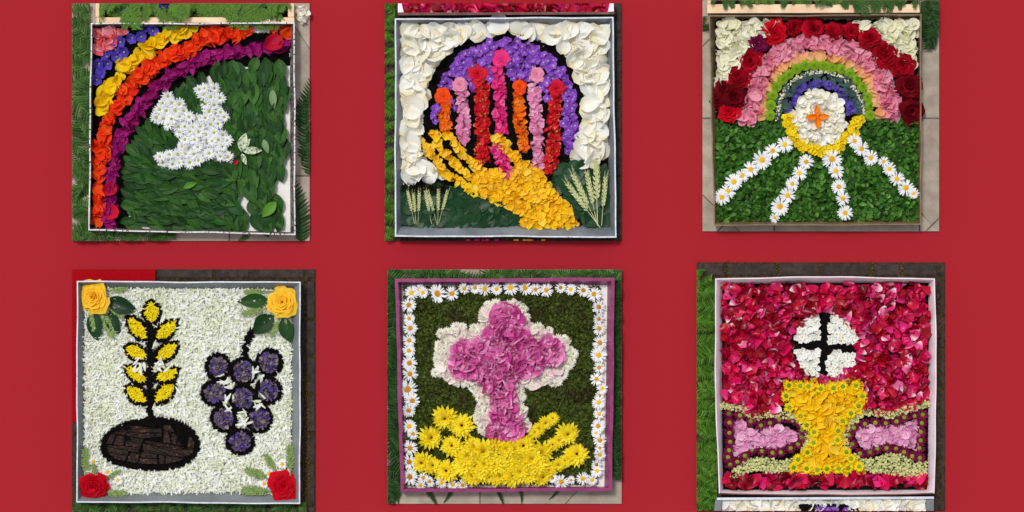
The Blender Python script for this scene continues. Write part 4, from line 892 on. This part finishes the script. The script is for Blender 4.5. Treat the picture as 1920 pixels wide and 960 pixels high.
for x, y, d, m_, lb_, g in [(318, 130, 108, mRoseB, None, 0), (395, 108, 80, mRose, None, 0), (470, 110, 94, mRose, None, 0), (548, 125, 80, mRose, None, 0), (617, 125, 78, mRose, None, 0), (690, 148, 100, mRose, None, 0), (750, 210, 114, mRose, None, 0), (818, 258, 96, mRose, None, 0), (845, 338, 112, mRoseD, None, 1), (852, 437, 100, mRoseD, None, 1),
      (250, 172, 92, mRoseM, 'plum purple rose in the arch beside brightest red rose', 0), (222, 240, 100, mRose, None, 0), (172, 300, 106, mRose, None, 0), (118, 348, 76, mRoseD, None, 2), (160, 378, 104, mRoseD, None, 2), (92, 395, 62, mRoseD, None, 2), (140, 437, 88, mRoseB, 'crimson rose at the left foot of the rose arch', 0)]:
    rk_ = globals().get('rk_', {}); rk_[g] = rk_.get(g, -1) + (lb_ is None and m_ is not mRoseB)
    if lb_ is None and m_ is mRoseB: lb_ = 'bright red open rose in the arch beside the plum rose'
    lab = lb_ or (['%s deep red rose along the arch from the bright red rose' % ORD[max(0, rk_[0])], 'deep red rose just below the plum rose in the arch', 'deep red rose between another red rose and the dark crimson cluster'][0 if rk_[0] < 7 else rk_[0] - 6], '%s dark crimson rose after the deep red roses of arch' % ORD[max(0, rk_.get(1, 0))], 'dark crimson rose clustered above the bright crimson foot rose')[g]
    rose(lab, *A3([(x, y)])[0], d / 2.0875 * .96, m_, Z0 + .006 + rng.uniform(0, .004), None if lb_ else ('deep red roses of the arch', 'dark roses at the right end of the arch', 'dark roses at the left end of the arch')[g], flat=.95)

# ------------------------------------------------------------------ tray 4: wheat, loaf and grapes
inner4 = inpoly(A4([(80, 104), (868, 108), (870, 884), (78, 886)]))
grains = [((337, 248), (335, 146), 74), ((328, 312), (240, 208), 66), ((336, 305), (440, 226), 64), ((328, 376), (228, 322), 64), ((338, 388), (442, 310), 66), ((326, 468), (230, 400), 64), ((338, 455), (445, 416), 60), ((325, 548), (233, 476), 68), ((336, 548), (430, 463), 68)]
def almond(a, b, wd, k=1.0, n=10):
    a = np.array(a, float); b = np.array(b, float); d = b - a; ln = np.linalg.norm(d); d /= ln; nn = np.array([-d[1], d[0]])
    pts = []
    for i in range(2 * n):
        t = i / n if i < n else 2 - i / n; s = 1 if i < n else -1
        hw = wd / 2 * math.sin(math.pi * min(.97, max(.03, t))) ** .75
        pts.append(tuple(a + d * ln * t + nn * s * hw))
    c = (a + b) / 2
    return [tuple(c + (np.array(p) - c) * (k if not hasattr(k, '__len__') else 1)) for p in pts]
grapes = [(590, 405, 49, 54), (687, 422, 52, 54), (787, 387, 52, 52), (578, 505, 55, 50), (686, 523, 54, 52), (783, 495, 52, 54), (612, 602, 52, 52), (748, 603, 50, 56), (675, 690, 56, 52)]
loaf = smooth(A4([(140, 712), (150, 672), (200, 628), (270, 608), (340, 598), (430, 602), (490, 638), (522, 690), (512, 740), (465, 782), (380, 802), (280, 797), (185, 775), (148, 745), (140, 712)]), 1)
gstem = band(A4([(690, 378), (698, 312), (724, 262)]), 12); wstem = band(A4([(329, 240), (328, 610)]), 10)
alm_o = [inpoly(A4(almond(a, b, wd, 1.06))) for a, b, wd in grains]; alm_i = [inpoly(A4(almond(np.array(a) * .84 + np.array(b) * .16, np.array(a) * .10 + np.array(b) * .90, wd * .66))) for a, b, wd in grains]
gr_o = [ell(*A4([(x, y)])[0], rx / 2.04, ry / 2.04) for x, y, rx, ry in grapes]; gr_i = [ell(*A4([(x, y)])[0], rx / 2.04 * .7, ry / 2.04 * .7) for x, y, rx, ry in grapes]
G = 7.0
dark = union(*[inpoly(A4(almond(np.array(a) * 1.03 - np.array(b) * .03, np.array(b) * 1.05 - np.array(a) * .05, wd + 2 * G))) for a, b, wd in grains], *[ell(*A4([(x, y)])[0], (rx + G) / 2.04, (ry + G) / 2.04) for x, y, rx, ry in grapes], inpoly([(x + (x - 282) * .045, y + (y - 833) * .075) for x, y in loaf]), band(A4([(690, 378), (698, 312), (724, 262)]), 16), band(A4([(329, 240), (328, 610)]), 14))
z4 = Z0
t = thing('petal_bed', 'bed of shredded white petals round wheat, loaf and grapes', 'petals', P(352, 732, .0108))
its = [i for i in bed_items(minus(inner4, dark), 3.2, 13, z4 - .005, z4 + .006, 'strip', .38, var=.35)]
o = part('shredded_petals', to_mesh('shredded_petals', merged([(PR['strip'][k], M) for k, M, _ in its]), mShr), t); o['kind'] = 'stuff'
for cx_, cy_ in A4([(620, 462), (735, 436), (688, 600), (740, 545), (630, 540), (372, 398), (292, 398)]):
    for _ in range(7): its.append(0); k, M, _r = item(4, cx_ + rng.normal(0, 6), cy_ + rng.normal(0, 7), z4 + .012, 17, None, .3); part('petal', shared('strip%d' % k, PR['strip'][k], mShr), t, M)
def stuffmesh(name, reg, sp, size, z0, z1, proto, mat, parent, tilt=.4, flat=False):
    g = merged([(PR[proto][k], M) for k, M, _ in bed_items(reg, sp, size, z0, z1, proto, tilt)])
    o = part(name, to_mesh(name, g, mat, flat), parent); o['kind'] = 'stuff'; return o
wt = thing('wheat_ear', 'ear of yellow grains outlined in black soil above the loaf', 'wheat ear', P(*A4([(328, 590)])[0], .0108))
soil(None, union(wstem, *[minus(a, b) for a, b in zip(alm_o, alm_i)], *alm_o), 2.7, .0185, size=4.6, parent=wt, name='soil_outline')
for r_ in alm_i: stuffmesh('grain', r_, 2.9, 9, z4 + .005, z4 + .009, 'strip', mShY, wt, .2)
GW = ['of top row on the wheat side', 'right under the black stem', 'of top row on the yellow rose side', 'of second row on the wheat side', 'in the middle of the bunch', 'of second row on the tray wall side', 'above the tip on the loaf side', 'above the tip on the tray wall side', 'alone at the tip of the bunch']
for (x, y, rx, ry), ro, ri, gw in zip(grapes, gr_o, gr_i, GW):
    g = thing('grape', 'lavender grape ' + gw, 'grape', P(*A4([(x, y)])[0], .0108), 'grapes of the bunch')
    soil(None, ro, 2.7, .0185, size=4.6, parent=g, name='soil_ring')
    stuffmesh('lavender_fill', ri, 3.6, 8, z4 + .005, z4 + .009, 'rosepetal', mLav, g, .6)
soil('black soil stem leading from the bunch of grapes to green leaf', gstem, 2.7, .0185, size=4.6)
lf = thing('loaf', 'oval dark bark loaf with black soil outline and three slashes', 'loaf', P(*A4([(330, 700)])[0], .0108))
soil(None, inpoly(loaf), 2.9, .0175, size=4.8, parent=lf, name='soil_outline')
lin_ = A4([(160, 700), (180, 660), (235, 632), (330, 622), (430, 628), (478, 655), (502, 695), (494, 735), (450, 764), (380, 778), (280, 775), (195, 758), (165, 730)])
slash = union(band(A4([(238, 625), (245, 690)]), 11), band(A4([(338, 600), (345, 680)]), 11), band(A4([(442, 625), (446, 680)]), 10))
bm = bmesh.new(); bm.faces.new([bm.verts.new((x, y, 0)) for x, y in lin_])
for k in range(30):
    f = max(bm.faces, key=lambda q: q.calc_area()); c = f.calc_center_median(); a = R(rng.choice([rng.normal(8, 12), rng.normal(95, 16)], p=[.6, .4]))
    bmesh.ops.bisect_plane(bm, geom=[f] + list(f.edges) + list(f.verts), plane_co=(c.x + rng.normal(0, 4), c.y + rng.normal(0, 4), 0), plane_no=(-math.sin(a), math.cos(a), 0))
for f in bm.faces:
    c = f.calc_center_median(); bt = bmesh.new(); zt = z4 + rng.uniform(.003, .011); q = []
    vs = [v.co for v in f.verts]
    ring = []
    for i in range(len(vs)):
        a, b = vs[i], vs[(i + 1) % len(vs)]
        for k in range(5): ring.append(a.lerp(b, k / 5))
    if slash(np.array([[c.x, c.y]]))[0]: continue
    rg = [p.lerp(c, rng.uniform(-.03, .13)) for p in ring]
    top = [bt.verts.new(P(p.x + (c.x - p.x) * .1, p.y + (c.y - p.y) * .1, zt + rng.normal(0, .0012))) for p in rg]; bot = [bt.verts.new(P(p.x, p.y, .012)) for p in rg]
    cv = bt.verts.new(P(c.x, c.y, zt + .0015)); n = len(rg)
    for i in range(n):
        bt.faces.new((top[i], bot[i], bot[(i + 1) % n], top[(i + 1) % n])); bt.faces.new((cv, top[i], top[(i + 1) % n]))
    bmesh.ops.recalc_face_normals(bt, faces=bt.faces)
    me = bpy.data.meshes.new('bark_piece'); bt.to_mesh(me); bt.free(); me.materials.append(mBark); part('bark_piece', me, lf)
bm.free()
soil(None, minus(slash, minus(inpoly(loaf), inpoly(lin_))), 2.6, .0235, size=5, parent=lf, name='slash_soil')
for a, b, w_, lab in (((165, 148), (278, 192), 1.05, 'long dark green leaf right of the yellow rose by red carpet'), ((112, 185), (126, 308), .95, 'dark green leaf hanging below yellow rose by red carpet'), ((165, 190), (212, 282), 1.0, 'dark green leaf slanting below yellow rose by red carpet'),
      ((785, 148), (664, 152), .85, 'pointed green leaf beside yellow rose above the grapes'), ((800, 205), (724, 276), 1.35, 'broad green leaf at the top of the grape stem'), ((838, 215), (866, 312), 1.1, 'green leaf hanging below yellow rose above the grapes')):
    a, b = A4([a, b]); o = part('rose_leaf', shared('leaf2', PR['leaf'][2], mLeaf if a[0] > 300 else mGalax), None, oriented('leaf', 2, a, b, w_, z4 + .010)); tag(o, lab, 'leaf')
for lst, lab, g in (([((98, 180), (112, 268)), ((142, 180), (188, 292)), ((165, 165), (228, 216)), ((170, 112), (240, 104))], 'green grass spike fanning from yellow rose by red carpet', 'grass spikes at the first yellow rose'),
      ([((775, 116), (688, 118)), ((775, 178), (680, 202)), ((822, 215), (792, 292)), ((848, 215), (852, 240))], 'green grass spike fanning from yellow rose above grapes', 'grass spikes at the second yellow rose'),
      ([((84, 825), (82, 712)), ((155, 840), (218, 798)), ((150, 886), (242, 888)), ((120, 830), (112, 765))], 'green grass spike fanning from red rose below the loaf', 'grass spikes at the first red rose'),
      ([((866, 815), (864, 702)), ((815, 810), (768, 738)), ((800, 838), (692, 796)), ((800, 880), (678, 877))], 'green grass spike fanning from red rose below grapes', 'grass spikes at the second red rose')):
    for a, b in lst:
        a, b = A4([a, b]); a = (a[0] * 1.45 - b[0] * .45, a[1] * 1.45 - b[1] * .45) if False else a; k = int(rng.integers(3))
        o = part('grass_spike', shared('spikeg%d' % k, PR['spikeg'][k], mGrass), None, oriented('spikeg', k, (a[0] - (b[0] - a[0]) * .3, a[1] - (b[1] - a[1]) * .3), b, 1.9, z4 + .011)); tag(o, lab, 'grass spike', g)
for (x, y), lab in zip(A4([(117, 138), (838, 158)]), ('large yellow rose in the tray corner over red carpet', 'large yellow rose with red tinged outer petals above the grapes')): rose(lab, x, y, 60, mRoseY, z4 + .014, flat=.7)
for (x, y), lab in zip(A4([(113, 862), (843, 862)]), ('bright red rose in the corner below the loaf', 'bright red rose in the corner below the grapes')): rose(lab, x, y, 58, mRoseB, z4 + .014, flat=.65)
for lst, lab, g in (([(114, 765), (167, 805), (207, 837)], 'tiny white daisy beside red rose below the loaf', 'tiny daisies below the loaf'), ([(836, 776), (785, 812), (767, 851)], 'tiny white daisy beside red rose below the grapes', 'tiny daisies below the grapes')):
    for x, y in A4(lst): bloom('daisy', lab, 'daisy', x, y, 20, 'daisy', mDaisy, mEyeY, .42, z4 + .012, g, .1)

# ------------------------------------------------------------------ tray 5: peony cross on moss with daisies
inner5 = A5([(96, 98), (870, 96), (860, 858), (108, 862)])
t = thing('moss_bed', 'dark green moss bed behind the pink cross', 'moss', P(945, 722, .0106)); t['kind'] = 'stuff'
o = part('moss_mat', polysheet('moss_mat', A5([(98, 100), (845, 98), (835, 850), (112, 856)]), .0108, .0135, mMossB), t); o['kind'] = 'stuff'
stuffmesh('moss_tufts', inpoly(A5([(96, 96), (848, 96), (838, 852), (108, 858)])), 3.0, 7, .0135, .018, 'strip', mMoss, t, .75)
stuffmesh('moss_tips', inpoly(A5([(96, 96), (848, 96), (838, 852), (108, 858)])), 4.6, 8, .016, .021, 'tiny', mMoss, t, .5)
core = A5([(445, 195), (480, 165), (525, 185), (550, 240), (560, 300), (600, 308), (660, 298), (698, 330), (690, 382), (600, 412), (535, 440), (512, 480), (518, 560), (548, 640), (530, 665), (480, 685), (425, 662), (440, 600), (445, 520), (410, 480), (380, 442), (310, 432), (283, 392), (290, 340), (340, 310), (400, 302), (430, 260)])
outer = A5([(450, 150), (520, 145), (570, 180), (578, 245), (640, 252), (720, 285), (750, 330), (745, 400), (690, 465), (620, 472), (555, 482), (545, 540), (572, 590), (572, 640), (530, 680), (400, 655), (370, 600), (378, 520), (360, 482), (290, 470), (215, 440), (215, 400), (230, 350), (212, 300), (245, 252), (330, 250), (395, 258), (385, 220), (415, 160)])
ring = minus(inpoly(outer), inpoly([(x, y) for x, y in core]))
X5 = thing('peony_cross', 'pink peony petal cross edged with white blossoms', 'cross', P(*A5([(480, 420)])[0], .0106))
for x, y in scatter(ring, 12, .3): bloom('white_blossom', None, None, x, y, rng.uniform(18, 26), 'bigmum', mCar, None, z=Z0 + .002 + rng.uniform(0, .004), tilt=.3, parent=X5)
fill_thing(None, None, None, bed_items(minus(inpoly([(x + (950 - x) * .06, y + (690 - y) * .05) for x, y in outer]), inpoly([(x + (950 - x) * .06, y + (690 - y) * .05) for x, y in core])), 13, 22, Z0 + .003, Z0 + .010, 'ruffle', .4), 'ruffle', mPeW, 'blush_petal', parent=X5, limit=120)
fill_thing(None, None, None, bed_items(inpoly(core), 7.2, 27, Z0 + .010, Z0 + .026, 'ruffle', .6), 'ruffle', mPeo, 'petal', parent=X5)
for x, y, d in A5([(255, 597, 92), (320, 630, 90), (197, 675, 90), (280, 708, 78), (165, 770, 80), (205, 785, 72), (262, 803, 90)]):
    bloom('chrysanthemum', 'lemon chrysanthemum on a curving arm left of the yellow mound', 'flower', x, y, d * 1.22, 'bigmum', mMumY, None, z=Z0 + .006, group='chrysanthemums left of the mound', pname='bloom', tilt=.2)
for x, y, d in A5([(668, 603, 46), (640, 618, 52), (618, 640, 50), (598, 655, 50), (722, 660, 84), (690, 688, 50), (668, 702, 50), (630, 725, 78), (757, 740, 88), (715, 765, 50), (690, 778, 52), (652, 795, 64)]):
    bloom('chrysanthemum', 'lemon chrysanthemum on a curving arm right of the yellow mound', 'flower', x, y, d * 1.22, 'bigmum', mMumY, None, z=Z0 + .006, group='chrysanthemums right of the mound', pname='bloom', tilt=.25)
for x, y in scatter(inpoly(A5([(350, 705), (400, 680), (480, 700), (560, 695), (600, 725), (630, 790), (640, 822), (600, 832), (500, 838), (400, 836), (330, 826), (310, 780)])), 19, .25):
    bloom('chrysanthemum', 'lemon chrysanthemum in the yellow mound at the foot of cross', 'flower', x, y, rng.uniform(42, 56), 'bigmum', mMumY, None, z=Z0 + .008 + rng.uniform(0, .012), group='chrysanthemums of the mound', pname='bloom', tilt=.28)
for wh, lst in (('border beyond the cross head', [(121, 121, 60), (152, 108, 50), (165, 120, 50), (224, 123, 85), (278, 124, 62), (326, 104, 50), (368, 102, 50), (404, 104, 62), (452, 106, 52), (506, 101, 66), (564, 101, 66), (602, 108, 52), (645, 111, 58), (701, 101, 48), (740, 108, 52), (788, 112, 58), (830, 127, 62)]),
    ('border beside the bare white strip', [(848, 175, 60), (848, 220, 52), (850, 257, 56), (853, 312, 62), (848, 359, 68), (850, 407, 52), (840, 452, 56), (863, 487, 50), (852, 513, 40), (848, 541, 60), (850, 585, 48), (847, 630, 62), (838, 658, 42), (853, 685, 56), (853, 715, 40), (853, 740, 52), (840, 778, 48), (842, 803, 52)]),
    ('row between mound and bare white strip', [(822, 837, 50), (786, 832, 58), (741, 838, 36), (703, 843, 64), (668, 830, 46)]),
    ('border facing the bare white strip', [(110, 168, 62), (112, 220, 52), (115, 256, 62), (112, 303, 56), (111, 343, 56), (112, 390, 66), (115, 430, 64), (105, 490, 84), (124, 533, 64), (109, 570, 62), (112, 632, 62), (127, 660, 50), (116, 715, 66), (112, 768, 64), (114, 825, 72)]),
    ('row between mound and largest corner daisy', [(166, 829, 48), (155, 857, 46), (193, 842, 50), (237, 848, 52), (281, 857, 48), (320, 857, 52)])):
    for di, (x, y, d) in enumerate(A5([(473 + (a_ - 473) * .985, b_, c_) for a_, b_, c_ in lst])):
        bloom('daisy', '%s white daisy of magenta tray %s' % (ORD[di], wh), 'daisy', x, y, d * .94, 'daisy', mDaisy, mEyeO if rng.uniform() < .4 else mEyeY, .37, Z0 + .008 + rng.uniform(0, .005), 'daisies of the %s' % wh, .2)

# ------------------------------------------------------------------ tray 6: chalice and host on red petals
chal = inpoly(A6([(345, 475), (640, 470), (655, 530), (628, 590), (590, 640), (562, 660), (570, 700), (600, 745), (640, 785), (636, 810), (380, 808), (385, 780), (420, 740), (452, 690), (440, 640), (392, 590), (345, 540)]))
hx, hy = A6([(505, 338)])[0]; host = ell(hx, hy, 62, 62)
cart = union(inpoly(A6([(120, 560), (180, 568), (240, 600), (300, 588), (380, 595), (440, 650), (440, 720), (380, 760), (380, 812), (150, 832), (120, 800)])), inpoly(A6([(890, 545), (830, 565), (740, 598), (680, 578), (620, 600), (572, 660), (590, 720), (640, 770), (645, 812), (890, 826)])))
redreg = minus(inpoly(A6([(126, 112), (884, 108), (889, 450), (882, 556), (830, 562), (740, 600), (660, 582), (640, 470), (345, 475), (340, 590), (240, 600), (170, 562), (128, 556), (122, 350)])), host)
its = bed_items(redreg, 8.6, 21, Z0 - .002, Z0 + .014, 'rosepetal', .5)
its2 = [i for n_, i in enumerate(its) if n_ % 6 == 0]; its = [i for n_, i in enumerate(its) if n_ % 6]
rb = fill_thing('petal_bed', 'bed of crimson and hot pink rose petals round the white host', 'petals', its, 'rosepetal', mRed6, 'petal', limit=220)
for k, M, _ in [its2[i] for i in rng.permutation(len(its2))[:100]]: M = Matrix.Translation((0, 0, .004)) @ M; part('petal', shared('rosepetal%d' % k, PR['rosepetal'][k], mPk6), rb, M)
its = bed_items(inpoly(A6([(132, 830), (300, 822), (640, 822), (880, 828), (878, 866), (132, 866)])), 8.6, 24, Z0 - .002, Z0 + .012, 'rosepetal', .45)
fill_thing('petal_strip', 'strip of dark red petals along the bottom below the chalice', 'petals', its, 'rosepetal', mRed6, 'petal')
soil('black soil cross and backing of the white host', ell(hx, hy, 63, 63), 2.8, .0165, size=4.6)
arms = union(band(A6([(502, 215), (494, 462)]), 18), band(A6([(378, 333), (632, 346)]), 16))
ho = thing('flower_host', 'round white blossom host divided by a black cross', 'host', P(hx, hy, .017))
for x, y in scatter(minus(ell(hx, hy, 60, 60), arms), 7.4, .3):
    bloom('blossom', None, None, x, y, rng.uniform(11.5, 16), 'floret', mWf, mEyeY if rng.uniform() < .6 else None, .2, Z0 + .005 + rng.uniform(0, .004), None, .25, parent=ho, ez=.1)
ch = thing('petal_chalice', 'golden chalice of yellow petals with small flowers round its edge', 'chalice', P(*A6([(500, 640)])[0], .0108))
soil(None, union(chal, cart), 3.4, .0125, size=5, parent=ch, name='soil_backing')
fill_thing(None, None, None, bed_items(minus(chal, inpoly([(0, 0), (1, 0), (1, 1)])), 8, 25, Z0 + .002, Z0 + .012, 'longpetal', .4), 'longpetal', mGold, 'petal', parent=ch)
for x, y in A6([(368, 485), (410, 487), (442, 490), (487, 498), (535, 495), (570, 490), (619, 485), (357, 525), (369, 568), (411, 600), (435, 635), (463, 660), (460, 700), (437, 737), (403, 763), (386, 792), (435, 797), (475, 802), (511, 798), (555, 797), (601, 760), (632, 790), (644, 525), (629, 562), (600, 590), (569, 618), (553, 655), (550, 690), (583, 735), (590, 795)]):
    bloom('flower', None, None, x, y, 23, 'mum', mMumG, mEyeG, .4, Z0 + .018, tilt=.12, parent=ch, ez=.16)
for wh, fl, pk, crp, band_t in (('left', [(142, 590), (185, 598), (145, 625), (144, 662), (148, 695), (145, 728), (148, 780), (140, 755), (175, 770), (203, 749), (230, 725), (267, 730), (306, 738), (337, 735), (375, 720), (402, 705), (415, 680), (418, 652), (400, 622), (367, 608), (332, 612), (297, 625), (263, 635), (225, 620)],
        [(162, 625), (190, 618), (220, 650), (260, 660), (330, 640), (360, 650), (405, 668), (405, 688), (370, 692), (330, 722), (270, 708), (220, 708), (180, 748), (162, 742), (172, 690)],
        [(148, 832), (160, 802), (215, 757), (270, 750), (330, 765), (392, 755), (372, 812), (300, 817), (240, 804), (170, 832)], [(122, 563), (180, 572), (240, 606), (300, 590), (375, 600), (425, 632), (442, 672), (425, 720)]),
      ('right', [(594, 672), (605, 705), (635, 740), (672, 735), (700, 722), (735, 720), (770, 720), (800, 735), (830, 750), (860, 757), (858, 720), (862, 690), (862, 660), (866, 625), (870, 595), (838, 600), (800, 605), (772, 620), (730, 628), (692, 625), (652, 630), (612, 645)],
        [(622, 675), (640, 650), (690, 640), (740, 640), (790, 640), (850, 612), (855, 670), (840, 690), (850, 722), (800, 702), (760, 692), (690, 722), (640, 707)],
        [(600, 725), (640, 760), (700, 755), (740, 738), (790, 745), (840, 772), (887, 770), (884, 822), (800, 827), (700, 817), (650, 802)], [(886, 552), (830, 570), (740, 600), (680, 582), (640, 592), (600, 630), (574, 672), (590, 720)])):
    ct = thing('flower_cartouche', 'maroon flower cartouche with pink petal filling %s' % ('beside the fern edge of the box' if wh == 'left' else 'beside the stone paved edge of the box'), 'flowers', P(*A6([pk[0]])[0], .0108))
    fill_thing(None, None, None, bed_items(inpoly(A6(pk)), 6.2, 15, Z0, Z0 + .009, 'ruffle', .35), 'ruffle', mPk7, 'pink_petal', parent=ct)
    for x, y in A6(fl): bloom('flower', None, None, x, y, 25, 'mum', mMumR, mEyeG, .32, Z0 + .006 + rng.uniform(0, .004), tilt=.15, parent=ct, ez=.16)
    fill_thing('elderflower_band', 'pale green elderflower clusters framing the %s maroon cartouche' % ('fern side' if wh == 'left' else 'stone paving side'), 'flowers', bed_items(union(inpoly(A6(crp)), band(A6(band_t), 13)), 3.6, 6.2, Z0 + .006, Z0 + .014, 'tiny', .5), 'tiny', mEld, 'floret', limit=60, stuffname='floret_mass')
# neighbouring grey tray at the bottom edge of the sixth plot
t = thing('flower_tray', 'end of a grey tray with white petals below the chalice box', 'tray', P(1545, 945, .007))
part('wall', polysheet('wall', A6([(98, 906), (912, 902), (912, 911), (98, 915)]), .0075, .042, m_rim), t)
part('wall', polysheet('wall', [(1341, 938), (1353, 938), (1353, 957.6), (1339, 957.6)], .0075, .041, m_silver2), t); part('wall', polysheet('wall', [(1736, 937), (1751, 936.5), (1751, 957.6), (1736, 957.6)], .0075, .041, m_silver2), t)
part('floor', polysheet('floor', [(1353.5, 938), (1735.5, 937), (1735.5, 957.6), (1353.5, 957.6)], .0078, .014, m_white), t)
halfbed((1354, 936, 1735, 957.6), 11, 34, .018, .030, 'bigpetal', mW, 'petal_bed', 'strip of cream white petals in the grey tray below the box', .3)
soil('black soil patch among white petals below the chalice box', inpoly([(1490, 950), (1510, 946), (1540, 948), (1570, 945), (1600, 950), (1612, 957), (1494, 957)]), 2.8, .034, size=4.6)
halfbed((1530, 950.5, 1590, 957.6), 6, 13, .036, .041, 'floret', mPur, 'floret_strip', 'few purple florets on black soil below the chalice box')
